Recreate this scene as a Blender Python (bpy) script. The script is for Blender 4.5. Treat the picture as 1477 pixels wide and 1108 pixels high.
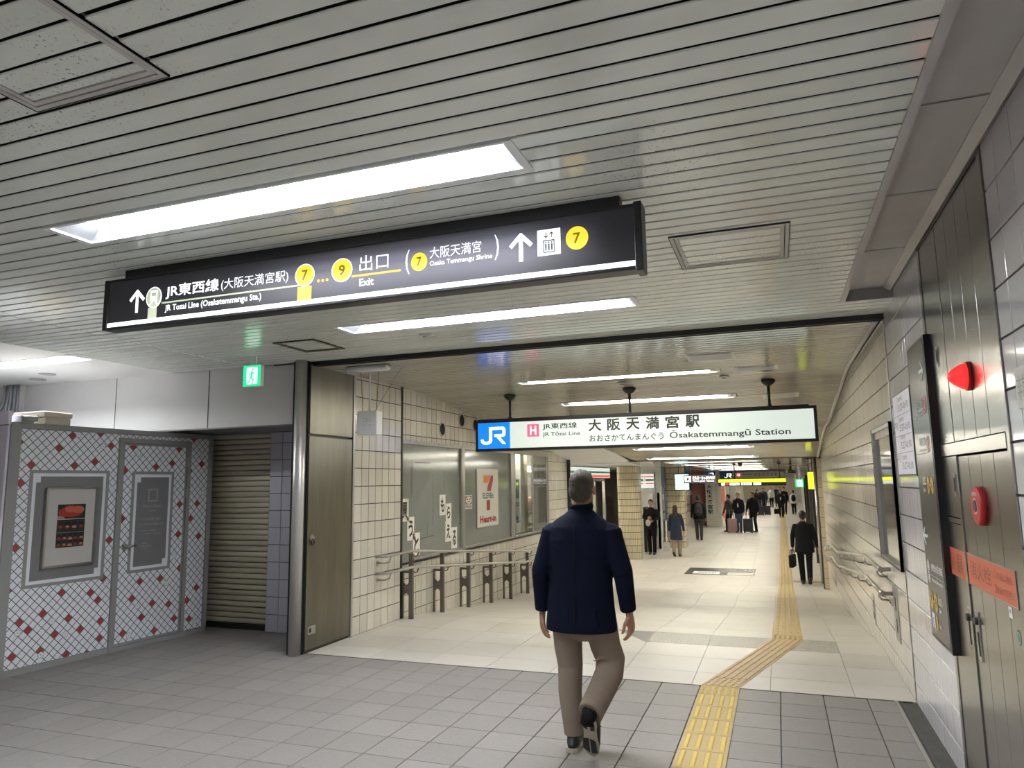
import bpy, bmesh, math, random
from mathutils import Vector, Matrix
random.seed(7)
S = bpy.context.scene
COL = S.collection
for o in list(bpy.data.objects): bpy.data.objects.remove(o)

# ------------------------------------------------------------------ camera, world, exposure
F, YAW, PITCH, ROLL, EYE = 1029.8, math.radians(20.118), math.radians(7.859), math.radians(-0.85), 1.62
cy_, sy_, cp_, sp_ = math.cos(YAW), math.sin(YAW), math.cos(PITCH), math.sin(PITCH)
FW = Vector((-sy_*cp_, cy_*cp_, sp_)); RT = Vector((cy_, sy_, 0)); UP = RT.cross(FW)
RT, UP = math.cos(ROLL)*RT + math.sin(ROLL)*UP, -math.sin(ROLL)*RT + math.cos(ROLL)*UP
cam = bpy.data.cameras.new('camera'); co = bpy.data.objects.new('camera', cam); COL.objects.link(co)
M = Matrix((RT, UP, -FW)).transposed().to_4x4(); M.translation = (0, 0, EYE); co.matrix_world = M
cam.sensor_fit = 'HORIZONTAL'; cam.sensor_width = 36; cam.lens = F*36/1477; cam.clip_start = .05; cam.clip_end = 300
S.camera = co
w = bpy.data.worlds.new('world'); S.world = w; w.use_nodes = True
w.node_tree.nodes['Background'].inputs[0].default_value = (.9, .93, 1, 1)
w.node_tree.nodes['Background'].inputs[1].default_value = .25
S.view_settings.view_transform = 'Standard'; S.view_settings.look = 'None'
S.view_settings.gamma = 1; S.view_settings.use_curve_mapping = False
S.view_settings.exposure = 1.3
LAMP = 36.0      # radiance of the fluorescent diffusers
S.cycles.max_bounces = 8; S.cycles.diffuse_bounces = 5; S.cycles.glossy_bounces = 4
S.cycles.sample_clamp_indirect = 6

def project(p):
    v = Vector(p) - Vector((0, 0, EYE)); z = v.dot(FW)
    if z < .1: return None
    return 738.5 + F*v.dot(RT)/z, 554 - F*v.dot(UP)/z

# ------------------------------------------------------------------ materials
MATS = {}
def mat(name, col, rough=.5, metal=0., var=0., noise=None, bump=None, emit=None, spec=.5, coat=0., trans=0., aniso=0., rand=0., stretch=(1,1,1)):
    """noise=(scale, amount, darker colour); bump=(scale, strength)"""
    m = bpy.data.materials.new(name); m.use_nodes = True; MATS[name] = m
    nt = m.node_tree; N = nt.nodes; L = nt.links; b = N['Principled BSDF']
    b.inputs['Base Color'].default_value = (*col, 1); b.inputs['Roughness'].default_value = rough
    b.inputs['Metallic'].default_value = metal; b.inputs['Specular IOR Level'].default_value = spec
    if coat: b.inputs['Coat Weight'].default_value = coat; b.inputs['Coat Roughness'].default_value = .08
    if trans: b.inputs['Transmission Weight'].default_value = trans
    if aniso: b.inputs['Anisotropic'].default_value = aniso
    if emit:
        b.inputs['Emission Color'].default_value = (*emit[0], 1); b.inputs['Emission Strength'].default_value = emit[1] if emit[1] > 5 else emit[1]*.5
    cur = None
    def tc():
        t = N.new('ShaderNodeTexCoord'); mp = N.new('ShaderNodeMapping'); mp.inputs['Scale'].default_value = stretch
        L.new(t.outputs['Object'], mp.inputs['Vector']); return mp.outputs['Vector']
    if noise:
        n = N.new('ShaderNodeTexNoise'); n.inputs['Scale'].default_value = noise[0]; n.inputs['Detail'].default_value = 6; n.inputs['Roughness'].default_value = .65
        L.new(tc(), n.inputs['Vector'])
        r = N.new('ShaderNodeValToRGB'); r.color_ramp.elements[0].position = .35; r.color_ramp.elements[1].position = .7
        r.color_ramp.elements[0].color = (0, 0, 0, 1); r.color_ramp.elements[1].color = (noise[1],)*3+(1,)
        L.new(n.outputs['Fac'], r.inputs['Fac'])
        mx = N.new('ShaderNodeMix'); mx.data_type = 'RGBA'
        L.new(r.outputs['Color'], mx.inputs['Factor']); mx.inputs['A'].default_value = (*col, 1); mx.inputs['B'].default_value = (*noise[2], 1)
        cur = mx.outputs['Result']
    if rand:
        oi = N.new('ShaderNodeObjectInfo'); ge = N.new('ShaderNodeNewGeometry'); ad = N.new('ShaderNodeMath'); ad.operation = 'ADD'
        L.new(oi.outputs['Random'], ad.inputs[0]); L.new(ge.outputs['Random Per Island'], ad.inputs[1])
        fr = N.new('ShaderNodeMath'); fr.operation = 'FRACT'; L.new(ad.outputs[0], fr.inputs[0])
        mr = N.new('ShaderNodeMapRange'); mr.inputs['To Min'].default_value = 1-rand; mr.inputs['To Max'].default_value = 1+rand*.5
        L.new(fr.outputs[0], mr.inputs['Value'])
        vm = N.new('ShaderNodeVectorMath'); vm.operation = 'SCALE'
        if cur: L.new(cur, vm.inputs[0])
        else: vm.inputs[0].default_value = col
        L.new(mr.outputs[0], vm.inputs['Scale']); cur = vm.outputs[0]
    if cur: L.new(cur, b.inputs['Base Color'])
    if bump:
        n = N.new('ShaderNodeTexNoise'); n.inputs['Scale'].default_value = bump[0]; n.inputs['Detail'].default_value = 4
        L.new(tc(), n.inputs['Vector'])
        bp = N.new('ShaderNodeBump'); bp.inputs['Strength'].default_value = bump[1]; bp.inputs['Distance'].default_value = .01
        L.new(n.outputs['Fac'], bp.inputs['Height']); L.new(bp.outputs['Normal'], b.inputs['Normal'])
    return m

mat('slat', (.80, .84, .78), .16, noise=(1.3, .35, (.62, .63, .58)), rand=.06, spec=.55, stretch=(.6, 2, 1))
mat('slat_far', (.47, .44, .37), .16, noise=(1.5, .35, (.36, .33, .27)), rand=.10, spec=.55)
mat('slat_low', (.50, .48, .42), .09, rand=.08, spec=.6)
mat('void', (.012, .012, .013), .9)
mat('white_paint', (.72, .71, .69), .45, noise=(2, .25, (.58, .56, .53)))
mat('fascia', (.62, .61, .60), .30, noise=(1.2, .3, (.52, .50, .48)))
mat('soffit', (.55, .54, .52), .5, noise=(1.5, .5, (.42, .40, .38)))
mat('fixture', (.80, .82, .82), .35)
mat('trough', (.16, .165, .18), .5)
mat('tube', (1, 1, 1), .5, emit=((.95, .98, 1.0), LAMP))
mat('tube_far', (1, 1, 1), .5, emit=((1.0, .95, .80), LAMP*.70))
mat('tube_deep', (1, 1, 1), .5, emit=((1.0, .95, .78), LAMP*.95))
mat('grout', (.055, .05, .045), .9)
mat('grout_grey', (.10, .095, .09), .9)
mat('grout_pale', (.33, .31, .28), .9)
mat('tile_grey', (.265, .243, .235), .42, noise=(60, .5, (.19, .18, .175)), bump=(180, .12), rand=.10, spec=.4)
mat('tile_white', (.61, .585, .55), .36, noise=(2.2, .5, (.55, .50, .43)), rand=.08, spec=.32)
mat('tile_rough', (.52, .50, .46), .16, noise=(45, .9, (.36, .345, .31)), bump=(45, 1.))
mat('tile_dark', (.20, .20, .20), .35, noise=(30, .5, (.12, .12, .12)), bump=(90, .4))
mat('wall_tile_warm_tint', (.66, .625, .555), .16, rand=.10, spec=.5)  # warm passage light tinted into the white tile colour
mat('wall_tile_right', (.68, .64, .585), .13, rand=.07, spec=.55)  # same warm passage light carried in the tile colour
mat('wall_tile_near', (.60, .58, .60), .10, rand=.05, spec=.6)  # bluish-white light of the hall put in as a faint lavender tint
mat('wall_tile_cool_tint', (.50, .49, .56), .14, rand=.07, spec=.5)  # white alcove tiles, coloured for the bluish light of the hall
mat('pillar_tile', (.58, .51, .36), .22, rand=.10)
mat('steel', (.52, .51, .50), .36, .85, noise=(5, .6, (.29, .275, .25)), aniso=.5, stretch=(3, 3, .5))
mat('steel_post', (.55, .54, .52), .38, .55, noise=(4, .4, (.42, .41, .39)))
mat('steel_dull', (.22, .21, .18), .33, 1., noise=(3, .8, (.15, .14, .115)), stretch=(2, 2, .35))
mat('steel_locker', (.42, .41, .40), .24, 1., noise=(4, .5, (.30, .29, .28)), bump=(2.2, .25), aniso=.4, stretch=(1, .3, 2))
mat('chrome', (.47, .455, .43), .34, 1.)
mat('dark_frame', (.05, .048, .045), .4, .6)
mat('bronze', (.17, .155, .14), .38, .8)
mat('black_metal', (.012, .012, .014), .35)
mat('black_panel', (.045, .044, .047), .25)
mat('grey_glass', (.235, .255, .24), .12, noise=(2.2, .5, (.17, .185, .17)), spec=.6)
mat('paper', (.72, .71, .67), .6)
mat('ink', (.012, .012, .012), .5)
mat('white_print', (.75, .76, .78), .5)
mat('yellow_tactile', (.50, .37, .17), .5, noise=(25, .5, (.40, .30, .14)), rand=.06)
mat('tactile_bar', (.64, .47, .11), .5, noise=(25, .5, (.52, .38, .12)))
mat('ochre_tactile', (.52, .38, .21), .45, noise=(25, .5, (.40, .29, .16)), rand=.06)
mat('shutter', (.62, .57, .44), .4, noise=(3, .6, (.36, .33, .25)), rand=.12, stretch=(.6, 1, 3))
mat('glass', (.9, .95, .93), .03, trans=1., spec=.5)
mat('curtain', (.50, .46, .34), .6, noise=(8, .4, (.40, .36, .26)), stretch=(1, 6, .3))
mat('gutter', (.06, .058, .055), .75, noise=(12, .6, (.12, .11, .10)))
mat('skin', (.42, .22, .15), .5)
mat('skin_face', (.48, .27, .18), .5)
mat('hair_grey', (.075, .065, .05), .7, bump=(120, .5))
mat('hair_black', (.012, .011, .011), .5)
mat('hair_brown', (.055, .022, .014), .45)
mat('navy_wool', (.0035, .0065, .020), .85, noise=(9, .5, (.002, .0035, .010)), bump=(14, .55), spec=.15)
mat('khaki', (.235, .185, .145), .85, noise=(10, .3, (.19, .15, .115)), bump=(9, .8), spec=.2)
mat('shoe_black', (.012, .012, .013), .5)
mat('shoe_sole', (.42, .38, .30), .5)
mat('black_cloth', (.008, .008, .010), .8, spec=.2)
mat('navy_cloth', (.02, .035, .075), .8)
mat('beige_cloth', (.33, .27, .2), .8)
mat('olive_cloth', (.035, .04, .028), .8)
mat('denim', (.035, .06, .11), .8)
mat('white_cloth', (.55, .55, .56), .8)
mat('charcoal_cloth', (.03, .03, .035), .8)
mat('pink_case', (.28, .16, .15), .35)
mat('navy_case', (.015, .018, .03), .4)
mat('booth_grey', (.30, .30, .30), .45)
mat('booth_back', (.11, .115, .12), .55)
mat('booth_white', (.80, .83, .88), .5)
mat('booth_red', (.38, .055, .06), .5)
mat('booth_panel', (.215, .21, .22), .55)
mat('booth_side', (.80, .76, .88), .5)
mat('poster_paper', (.55, .54, .52), .5)
mat('booth_text', (.42, .42, .44), .5)
mat('plastic_cream', (.62, .55, .42), .5)
mat('plastic_grey', (.52, .53, .52), .5)
mat('conduit', (.35, .36, .38), .4, .5)
for n_, c_ in dict(red_print=(.42, .015, .02), orange_print=(.75, .20, .02), green_print=(.01, .12, .07), pink_print=(.75, .06, .14), food_red=(.38, .03, .02),
                   food_brown=(.12, .05, .03), food_pale=(.42, .28, .18), food_dark=(.02, .02, .02), teal_print=(.03, .30, .24), blue_print=(.03, .10, .42),
                   orange_banner=(.55, .13, .07), banner_text=(.22, .06, .035), red_plastic=(.45, .01, .015), sticker_green=(.12, .25, .20), rust=(.10, .07, .045)).items():
    mat(n_, c_, .45)
mat('red_lamp', (.6, .01, .01), .2, emit=((1, .02, .02), 1.6))
mat('mirror_panel', (.50, .50, .48), .07, 1.)
mat('yellow_print', (.62, .38, .05), .4)
mat('lit_white', (.22, .24, .22), .4, emit=((.86, .96, .88), .60))
mat('lit_white_text', (1, 1, 1), .4, emit=((.92, .94, 1), 1.1))
mat('lit_strip', (1, 1, 1), .4, emit=((.85, .95, 1), 1.3))
mat('lit_blue', (.02, .15, .8), .3, emit=((.0, .19, .9), .95))
mat('lit_pink', (.7, .1, .2), .3, emit=((.85, .09, .17), .65))
mat('lit_yellow', (.8, .55, .05), .3, emit=((.95, .62, .03), .95))
mat('lit_orange', (.8, .4, .03), .3, emit=((.95, .48, .04), .85))
mat('lit_sage', (.4, .45, .3), .3, emit=((.43, .47, .36), .75))
mat('lit_acid', (.7, .8, .05), .3, emit=((.85, .95, .02), 1.5))
mat('lit_green', (.02, .6, .2), .3, emit=((.0, .72, .25), 1.1))
mat('lit_cyan', (.5, .8, .8), .3, emit=((.6, .95, .95), .95))
mat('lit_red', (.7, .05, .05), .3, emit=((.8, .06, .06), .7))
mat('num_dark', (.16, .13, .02), .4, emit=((.22, .17, .02), .5))
mat('grey_dim_text', (.25, .26, .26), .4)
mat('interior_glow', (.6, .6, .6), .5, emit=((1, .94, .78), 15))
mat('shelf_goods', (.35, .33, .3), .6, rand=.6)
mat('poster_pink', (.50, .22, .20), .5, rand=.3)
mat('poster_mix', (.45, .45, .42), .5, rand=.6)
mat('blue_board', (.03, .07, .15), .4)
mat('eye_white', (.7, .68, .66), .4)
mat('lips', (.35, .12, .1), .5)

m = MATS['slat']; nt = m.node_tree; N = nt.nodes; L = nt.links; bs = N['Principled BSDF']; src = bs.inputs['Base Color'].links[0].from_socket
ge = N.new('ShaderNodeNewGeometry')
def ns(sc_, a, c):
    n = N.new('ShaderNodeTexNoise'); n.inputs['Scale'].default_value = sc_; n.inputs['Detail'].default_value = 3; L.new(ge.outputs['Position'], n.inputs['Vector'])
    q = N.new('ShaderNodeMapRange'); q.inputs['From Min'].default_value = a; q.inputs['From Max'].default_value = c; L.new(n.outputs['Fac'], q.inputs['Value']); return q.outputs[0]
mm_ = N.new('ShaderNodeMath'); mm_.operation = 'MULTIPLY'; L.new(ns(95, .62, .70), mm_.inputs[0]); L.new(ns(1.1, .5, .66), mm_.inputs[1])
mx = N.new('ShaderNodeMix'); mx.data_type = 'RGBA'; L.new(mm_.outputs[0], mx.inputs['Factor']); L.new(src, mx.inputs['A']); mx.inputs['B'].default_value = (.12, .12, .11, 1); L.new(mx.outputs['Result'], bs.inputs['Base Color'])
# gradient of the back-lit dark sign: tubes behind the film glow through in the middle
m = mat('backlit_dark', (.02, .02, .022), .3); nt = m.node_tree; N = nt.nodes; L = nt.links
tc = N.new('ShaderNodeTexCoord'); sx = N.new('ShaderNodeSeparateXYZ'); L.new(tc.outputs['Generated'], sx.inputs[0])
cr = N.new('ShaderNodeValToRGB'); cr.color_ramp.interpolation = 'EASE'
for i, (p, v) in enumerate([(0., .0), (.27, .06), (.55, .9), (.80, 1.), (.90, .25), (.97, .0)]):
    e = cr.color_ramp.elements[i] if i < 2 else cr.color_ramp.elements.new(p)
    e.position = p; e.color = (v, v, v, 1)
L.new(sx.outputs['X'], cr.inputs['Fac'])
cz = N.new('ShaderNodeValToRGB'); cz.color_ramp.interpolation = 'EASE'
for i, (p, v) in enumerate([(0., .45), (.35, .8), (.62, 1.), (.88, .25), (1., .05)]):
    e = cz.color_ramp.elements[i] if i < 2 else cz.color_ramp.elements.new(p)
    e.position = p; e.color = (v, v, v, 1)
L.new(sx.outputs['Z'], cz.inputs['Fac'])
mu = N.new('ShaderNodeMath'); mu.operation = 'MULTIPLY'; L.new(cr.outputs[0], mu.inputs[0]); L.new(cz.outputs[0], mu.inputs[1])
ma = N.new('ShaderNodeMath'); ma.operation = 'MULTIPLY_ADD'; ma.inputs[1].default_value = .14; ma.inputs[2].default_value = .004; L.new(mu.outputs[0], ma.inputs[0])
N['Principled BSDF'].inputs['Emission Color'].default_value = (.72, .70, .93, 1); L.new(ma.outputs[0], N['Principled BSDF'].inputs['Emission Strength'])

# ------------------------------------------------------------------ mesh helpers
class B:
    def __init__(s): s.v = []; s.f = []; s.mi = []; s.mats = []; s.sm = []
    def m(s, name):
        if name not in s.mats: s.mats.append(name)
        return s.mats.index(name)
    def face(s, pts, mt, smooth=False):
        n = len(s.v); s.v += [tuple(p) for p in pts]; s.f.append(tuple(range(n, n+len(pts)))); s.mi.append(s.m(mt)); s.sm.append(smooth)
    def box(s, a, b, mt, rot=None, ctr=None):
        x0, y0, z0 = a; x1, y1, z1 = b
        P = [(x0,y0,z0),(x1,y0,z0),(x1,y1,z0),(x0,y1,z0),(x0,y0,z1),(x1,y0,z1),(x1,y1,z1),(x0,y1,z1)]
        if rot is not None:
            c = Vector(ctr if ctr else ((x0+x1)/2, (y0+y1)/2, (z0+z1)/2)); P = [tuple(rot @ (Vector(p)-c) + c) for p in P]
        n = len(s.v); s.v += P
        for q in ((0,3,2,1),(4,5,6,7),(0,1,5,4),(1,2,6,5),(2,3,7,6),(3,0,4,7)):
            s.f.append(tuple(n+i for i in q)); s.mi.append(s.m(mt)); s.sm.append(False)
        return s
    def hexa(s, P, mt):      # 4 bottom then 4 top points
        n = len(s.v); s.v += [tuple(p) for p in P]
        for q in ((0,3,2,1),(4,5,6,7),(0,1,5,4),(1,2,6,5),(2,3,7,6),(3,0,4,7)):
            s.f.append(tuple(n+i for i in q)); s.mi.append(s.m(mt)); s.sm.append(False)
        return s
    def tube(s, pts, r, mt, n=10, side=None, caps=True, round_ends=False):
        """lofted tube; r is a radius, list of radii or list of (ra, rb)"""
        pts = [Vector(p) for p in pts]
        R_ = r if isinstance(r, (list, tuple)) else [r]*len(pts)
        R_ = [(q, q) if not isinstance(q, (list, tuple)) else q for q in R_]
        if round_ends:
            d0 = (pts[0]-pts[1]).normalized(); d1 = (pts[-1]-pts[-2]).normalized()
            a, b = R_[0], R_[-1]; m0, m1 = min(a), min(b)
            pts = [pts[0]+d0*m0*.95, pts[0]+d0*m0*.6] + pts + [pts[-1]+d1*m1*.6, pts[-1]+d1*m1*.95]
            R_ = [(a[0]*.3, a[1]*.3), (a[0]*.8, a[1]*.8)] + list(R_) + [(b[0]*.8, b[1]*.8), (b[0]*.3, b[1]*.3)]
        base = len(s.v); prev = Vector(side) if side else None
        for i, p in enumerate(pts):
            t = (pts[min(i+1, len(pts)-1)] - pts[max(i-1, 0)]).normalized()
            if prev is None:
                prev = t.orthogonal()
            u = (prev - t*prev.dot(t)).normalized(); prev = u; v = t.cross(u)
            for k in range(n):
                a = 2*math.pi*k/n; s.v.append(tuple(p + u*math.cos(a)*R_[i][0] + v*math.sin(a)*R_[i][1]))
        mi = s.m(mt)
        for i in range(len(pts)-1):
            for k in range(n):
                a = base+i*n+k; b = base+i*n+(k+1) % n
                s.f.append((a, b, b+n, a+n)); s.mi.append(mi); s.sm.append(True)
        if caps:
            s.f.append(tuple(base+k for k in reversed(range(n)))); s.mi.append(mi); s.sm.append(False)
            e = base+(len(pts)-1)*n; s.f.append(tuple(e+k for k in range(n))); s.mi.append(mi); s.sm.append(False)
        return s
    def ellipsoid(s, c, r, mt, nu=14, nv=9, rot=None):
        c = Vector(c); base = len(s.v); mi = s.m(mt)
        for j in range(nv+1):
            ph = math.pi*j/nv
            for i in range(nu):
                th = 2*math.pi*i/nu
                p = Vector((r[0]*math.sin(ph)*math.cos(th), r[1]*math.sin(ph)*math.sin(th), -r[2]*math.cos(ph)))
                s.v.append(tuple(c + (rot @ p if rot else p)))
        for j in range(nv):
            for i in range(nu):
                a = base+j*nu+i; b = base+j*nu+(i+1) % nu
                s.f.append((a, b, b+nu, a+nu)); s.mi.append(mi); s.sm.append(True)
        return s
    def build(s, name, parent=None, loc=None, remesh=0, smooth=0, flat=False, bevel=0):
        me = bpy.data.meshes.new(name); me.from_pydata(s.v, [], s.f)
        for q in s.mats: me.materials.append(MATS[q])
        me.polygons.foreach_set('material_index', s.mi); me.polygons.foreach_set('use_smooth', s.sm)
        if not remesh:
            bm = bmesh.new(); bm.from_mesh(me); bmesh.ops.remove_doubles(bm, verts=bm.verts, dist=1e-6) if smooth == -1 else None
            bmesh.ops.recalc_face_normals(bm, faces=bm.faces); bm.to_mesh(me); bm.free()
        ob = bpy.data.objects.new(name, me)
        if remesh:
            COL.objects.link(ob)
            md = ob.modifiers.new('r', 'REMESH'); md.mode = 'VOXEL'; md.voxel_size = remesh; md.use_smooth_shade = True
            if smooth: sm = ob.modifiers.new('s', 'SMOOTH'); sm.iterations = smooth; sm.factor = .5
            dg = bpy.context.evaluated_depsgraph_get(); dg.update()
            m2 = bpy.data.meshes.new_from_object(ob.evaluated_get(dg)); ob.modifiers.clear(); ob.data = m2; m2.name = name
            if not m2.materials: m2.materials.append(MATS[s.mats[0]])
            COL.objects.unlink(ob)
        if bevel:
            md = ob.modifiers.new('b', 'BEVEL'); md.width = bevel; md.segments = 2; md.limit_method = 'ANGLE'
        link(ob, parent)
        if loc: ob.location = loc
        return ob

def link(ob, parent=None):
    COL.objects.link(ob)
    if parent is not None:
        ob.parent = parent
        if not parent.get('_local'): ob.matrix_parent_inverse = Matrix.Translation(parent.location).inverted()
def struct(ob): ob['kind'] = 'structure'; return ob
def stuff(ob): ob['kind'] = 'stuff'; return ob
def tag(ob, label, cat, group=None):
    ob['label'] = label; ob['category'] = cat
    if group: ob['group'] = group
    return ob
def thing(name, label, cat, loc=(0,0,0), group=None, local=False, rz=0):
    o = bpy.data.objects.new(name, None); COL.objects.link(o); o.location = loc; o.empty_display_size = .1
    o.rotation_euler = (0, 0, rz)
    if local: o['_local'] = 1
    return tag(o, label, cat, group)
def copy_tree(o, parent=None):
    c = o.copy(); COL.objects.link(c)
    if parent: c.parent = parent
    for ch in list(o.children): copy_tree(ch, c)
    return c

# plane frames: (origin, u, v, n) -- u to the right as read, v up, n out of the face
class Plane:
    def __init__(s, o, u, v=(0,0,1)):
        s.o = Vector(o); s.u = Vector(u).normalized(); s.v = Vector(v).normalized(); s.n = s.u.cross(s.v)
    def p(s, a, b, h=0): return s.o + s.u*a + s.v*b + s.n*h
    def poly(s, bd, pts, mt, h=.001): bd.face([s.p(a, b, h) for a, b in pts], mt)
    def rect(s, bd, a0, b0, a1, b1, mt, h=.001): s.poly(bd, [(a0,b0),(a1,b0),(a1,b1),(a0,b1)], mt, h)
    def block(s, bd, a0, b0, a1, b1, h0, h1, mt):
        bd.hexa([s.p(a0,b0,h0), s.p(a1,b0,h0), s.p(a1,b1,h0), s.p(a0,b1,h0), s.p(a0,b0,h1), s.p(a1,b0,h1), s.p(a1,b1,h1), s.p(a0,b1,h1)], mt)
    def disc(s, bd, a, b, ra, rb, mt, h=.001, n=28): s.poly(bd, [(a+ra*math.cos(2*math.pi*k/n), b+rb*math.sin(2*math.pi*k/n)) for k in range(n)], mt, h)
    def ring(s, bd, a, b, r0, r1, mt, h=.001, n=28):
        for k in range(n):
            t0, t1 = 2*math.pi*k/n, 2*math.pi*(k+1)/n
            s.poly(bd, [(a+r0*math.cos(t0), b+r0*math.sin(t0)), (a+r1*math.cos(t0), b+r1*math.sin(t0)), (a+r1*math.cos(t1), b+r1*math.sin(t1)), (a+r0*math.cos(t1), b+r0*math.sin(t1))], mt, h)
    def frame(s, bd, a0, b0, a1, b1, w, mt, h0=0, h1=.001):
        for q in ((a0,b0,a1,b0+w),(a0,b1-w,a1,b1),(a0,b0+w,a0+w,b1-w),(a1-w,b0+w,a1,b1-w)): s.block(bd, *q, h0, h1, mt)
    def path(s, bd, pts, w, mt, h=.001):
        for (a0,b0),(a1,b1) in zip(pts, pts[1:]):
            l = math.hypot(a1-a0, b1-b0) or 1; dx, dy = (a1-a0)/l*w/2, (b1-b0)/l*w/2
            s.poly(bd, [(a0-dx*.6+dy, b0-dy*.6-dx), (a1+dx*.6+dy, b1+dy*.6-dx), (a1+dx*.6-dy, b1+dy*.6+dx), (a0-dx*.6-dy, b0-dy*.6+dx)], mt, h)
TXT = {}
def text(bd, pl, s_, a, b, w, h, mt, bold=0., hh=.0015, res=2):
    """writes s_ inside the box a..a+w, b..b+h of plane pl (stretched to fit)"""
    key = (s_, bold, res)
    if key not in TXT:
        c = bpy.data.curves.new('lettering', 'FONT'); c.body = s_; c.offset = bold; c.resolution_u = res
        o = bpy.data.objects.new('lettering', c); COL.objects.link(o)
        me = bpy.data.meshes.new_from_object(o.evaluated_get(bpy.context.evaluated_depsgraph_get()))
        vs = [(v.co.x, v.co.y) for v in me.vertices]; fs = [tuple(p.vertices) for p in me.polygons]
        bpy.data.objects.remove(o); bpy.data.curves.remove(c); bpy.data.meshes.remove(me)
        xs = [v[0] for v in vs]; ys = [v[1] for v in vs]
        x0, x1, y0, y1 = min(xs), max(xs), min(ys), max(ys)
        TXT[key] = ([((x-x0)/(x1-x0), (y-y0)/(y1-y0)) for x, y in vs], fs)
    vs, fs = TXT[key]; n = len(bd.v); bd.v += [tuple(pl.p(a+x*w, b+y*h, hh)) for x, y in vs]
    mi = bd.m(mt)
    for f in fs: bd.f.append(tuple(n+i for i in f)); bd.mi.append(mi); bd.sm.append(False)

ORD = 'first second third fourth fifth sixth seventh eighth ninth tenth eleventh twelfth thirteenth fourteenth fifteenth sixteenth'.split()
# ------------------------------------------------------------------ floor heights
def fz(y):
    if y < 8.05: return 0.
    if y < 11.88: return -(y-8.05)*.0862
    if y < 13.07: return -.33
    if y < 17.05: return -.33-(y-13.07)*.093
    return -.70
LOW = -.70
def cz(y):      # slatted ceiling over the passage
    if y < 6.14: return 2.88
    if y < 8.68: return 2.84
    if y < 12.02: return 2.84-(y-8.68)*.1035
    if y < 13.08: return 2.494-(y-12.02)*.02
    if y < 16.0: return 2.473-(y-13.08)*.144
    return 2.052

# ------------------------------------------------------------------ tile layouts
CELLS = {}
def tile_mesh(w_, h_, t, mt, bev):
    k = (round(w_, 3), round(h_, 3), t, mt)
    if k not in CELLS:
        b = B(); e = bev
        def ring_(d, z): return [(d,d,z),(w_-d,d,z),(w_-d,h_-d,z),(d,h_-d,z)]
        r0, r1, r2 = ring_(0, 0), ring_(0, t-e), ring_(e, t)
        b.v = r0+r1+r2; mi = b.m(mt)
        for k0 in (0, 4):
            for i in range(4): b.f.append((k0+i, k0+(i+1) % 4, k0+4+(i+1) % 4, k0+4+i)); b.mi.append(mi); b.sm.append(False)
        b.f.append((8,9,10,11)); b.mi.append(mi); b.sm.append(False)
        me = bpy.data.meshes.new('tile'); me.from_pydata(b.v, [], b.f); me.materials.append(MATS[mt]); CELLS[k] = me
    return CELLS[k]
def tiles(parent, pl, us, vs, gu, gv, mt, nmax=300, t=.006, keep=None, name='tile', bev=.0015, pick=None):
    """lays tiles between the joint lines us x vs on plane pl"""
    cells = []
    for i in range(len(us)-1):
        for j in range(len(vs)-1):
            a0, a1, b0, b1 = us[i]+gu/2, us[i+1]-gu/2, vs[j]+gv/2, vs[j+1]-gv/2
            c = pl.p((a0+a1)/2, (b0+b1)/2)
            if keep:
                k = keep(a0, a1, b0, b1)
                if not k: continue
                if isinstance(k, tuple): a0, a1, b0, b1 = k
            if a1-a0 < .01 or b1-b0 < .01: continue
            q = [project(pl.p(a, b)) for a, b in ((a0,b0),(a1,b0),(a1,b1),(a0,b1))]
            ar = 0
            if all(q) and any(-20 < x < 1497 and -20 < y < 1128 for x, y in q):
                ar = abs(sum(q[k][0]*q[(k+1) % 4][1]-q[(k+1) % 4][0]*q[k][1] for k in range(4)))/2
            cells.append((ar, a0, a1, b0, b1, pick(i, j) if pick else mt))
    cells.sort(key=lambda c: -c[0])
    Rm = Matrix((pl.u, pl.v, pl.n)).transposed().to_4x4()
    rest = B()
    for n, (ar, a0, a1, b0, b1, mm) in enumerate(cells):
        if n < nmax and ar > 25:
            o = bpy.data.objects.new(name, tile_mesh(a1-a0, b1-b0, t, mm, bev)); COL.objects.link(o)
            mw = Rm.copy(); mw.translation = pl.p(a0, b0); o.matrix_world = mw; o.parent = parent
        else:
            pl.block(rest, a0, b0, a1, b1, 0, t, mm)
    if rest.f:
        stuff(rest.build('small_'+name+'s' if not name.endswith('s') else name, parent))
def rng(a, b, step):
    r = [a]
    while r[-1]+step < b-1e-4: r.append(r[-1]+step)
    return r+[b]

# ================================================================== FLOOR
b = B(); b.box((-10.6, -6, -.3), (.95, 6.098, -.008), 'grout_grey'); b.box((-10.6, 6.098, -.3), (-4.42, 7.05, -.008), 'grout_grey')
floor = struct(b.build('floor'))
GX = [.82-.299*k for k in range(33)][::-1]
GY = [6.098-.299*k for k in range(28)][::-1]
def keepg(a0, a1, b0, b1):
    if a0 > .69: return False
    if a1 > .70: return (a0, .70, b0, b1)
    return True
flat = Plane((0,0,-.008), (1,0,0), (0,1,0))
tiles(floor, flat, GX, GY, .006, .006, 'tile_grey', 300, t=.008, keep=keepg, name='tile')
tiles(floor, flat, [x for x in GX if x < -4.4]+[-4.46], [6.098, 6.397, 6.696, 6.95], .006, .006, 'tile_grey', 0, t=.008, name='tile')
# gutter along the right wall
b = B(); b.box((.70, -6, -.05), (.725, 6.09, .004), 'grout_pale'); b.box((.725, -6, -.05), (.85, 6.09, -.004), 'gutter')
b.box((.742, -6, -.004), (.752, 6.09, .002), 'grout_grey')
struct(b.build('trim_1'))
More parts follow.
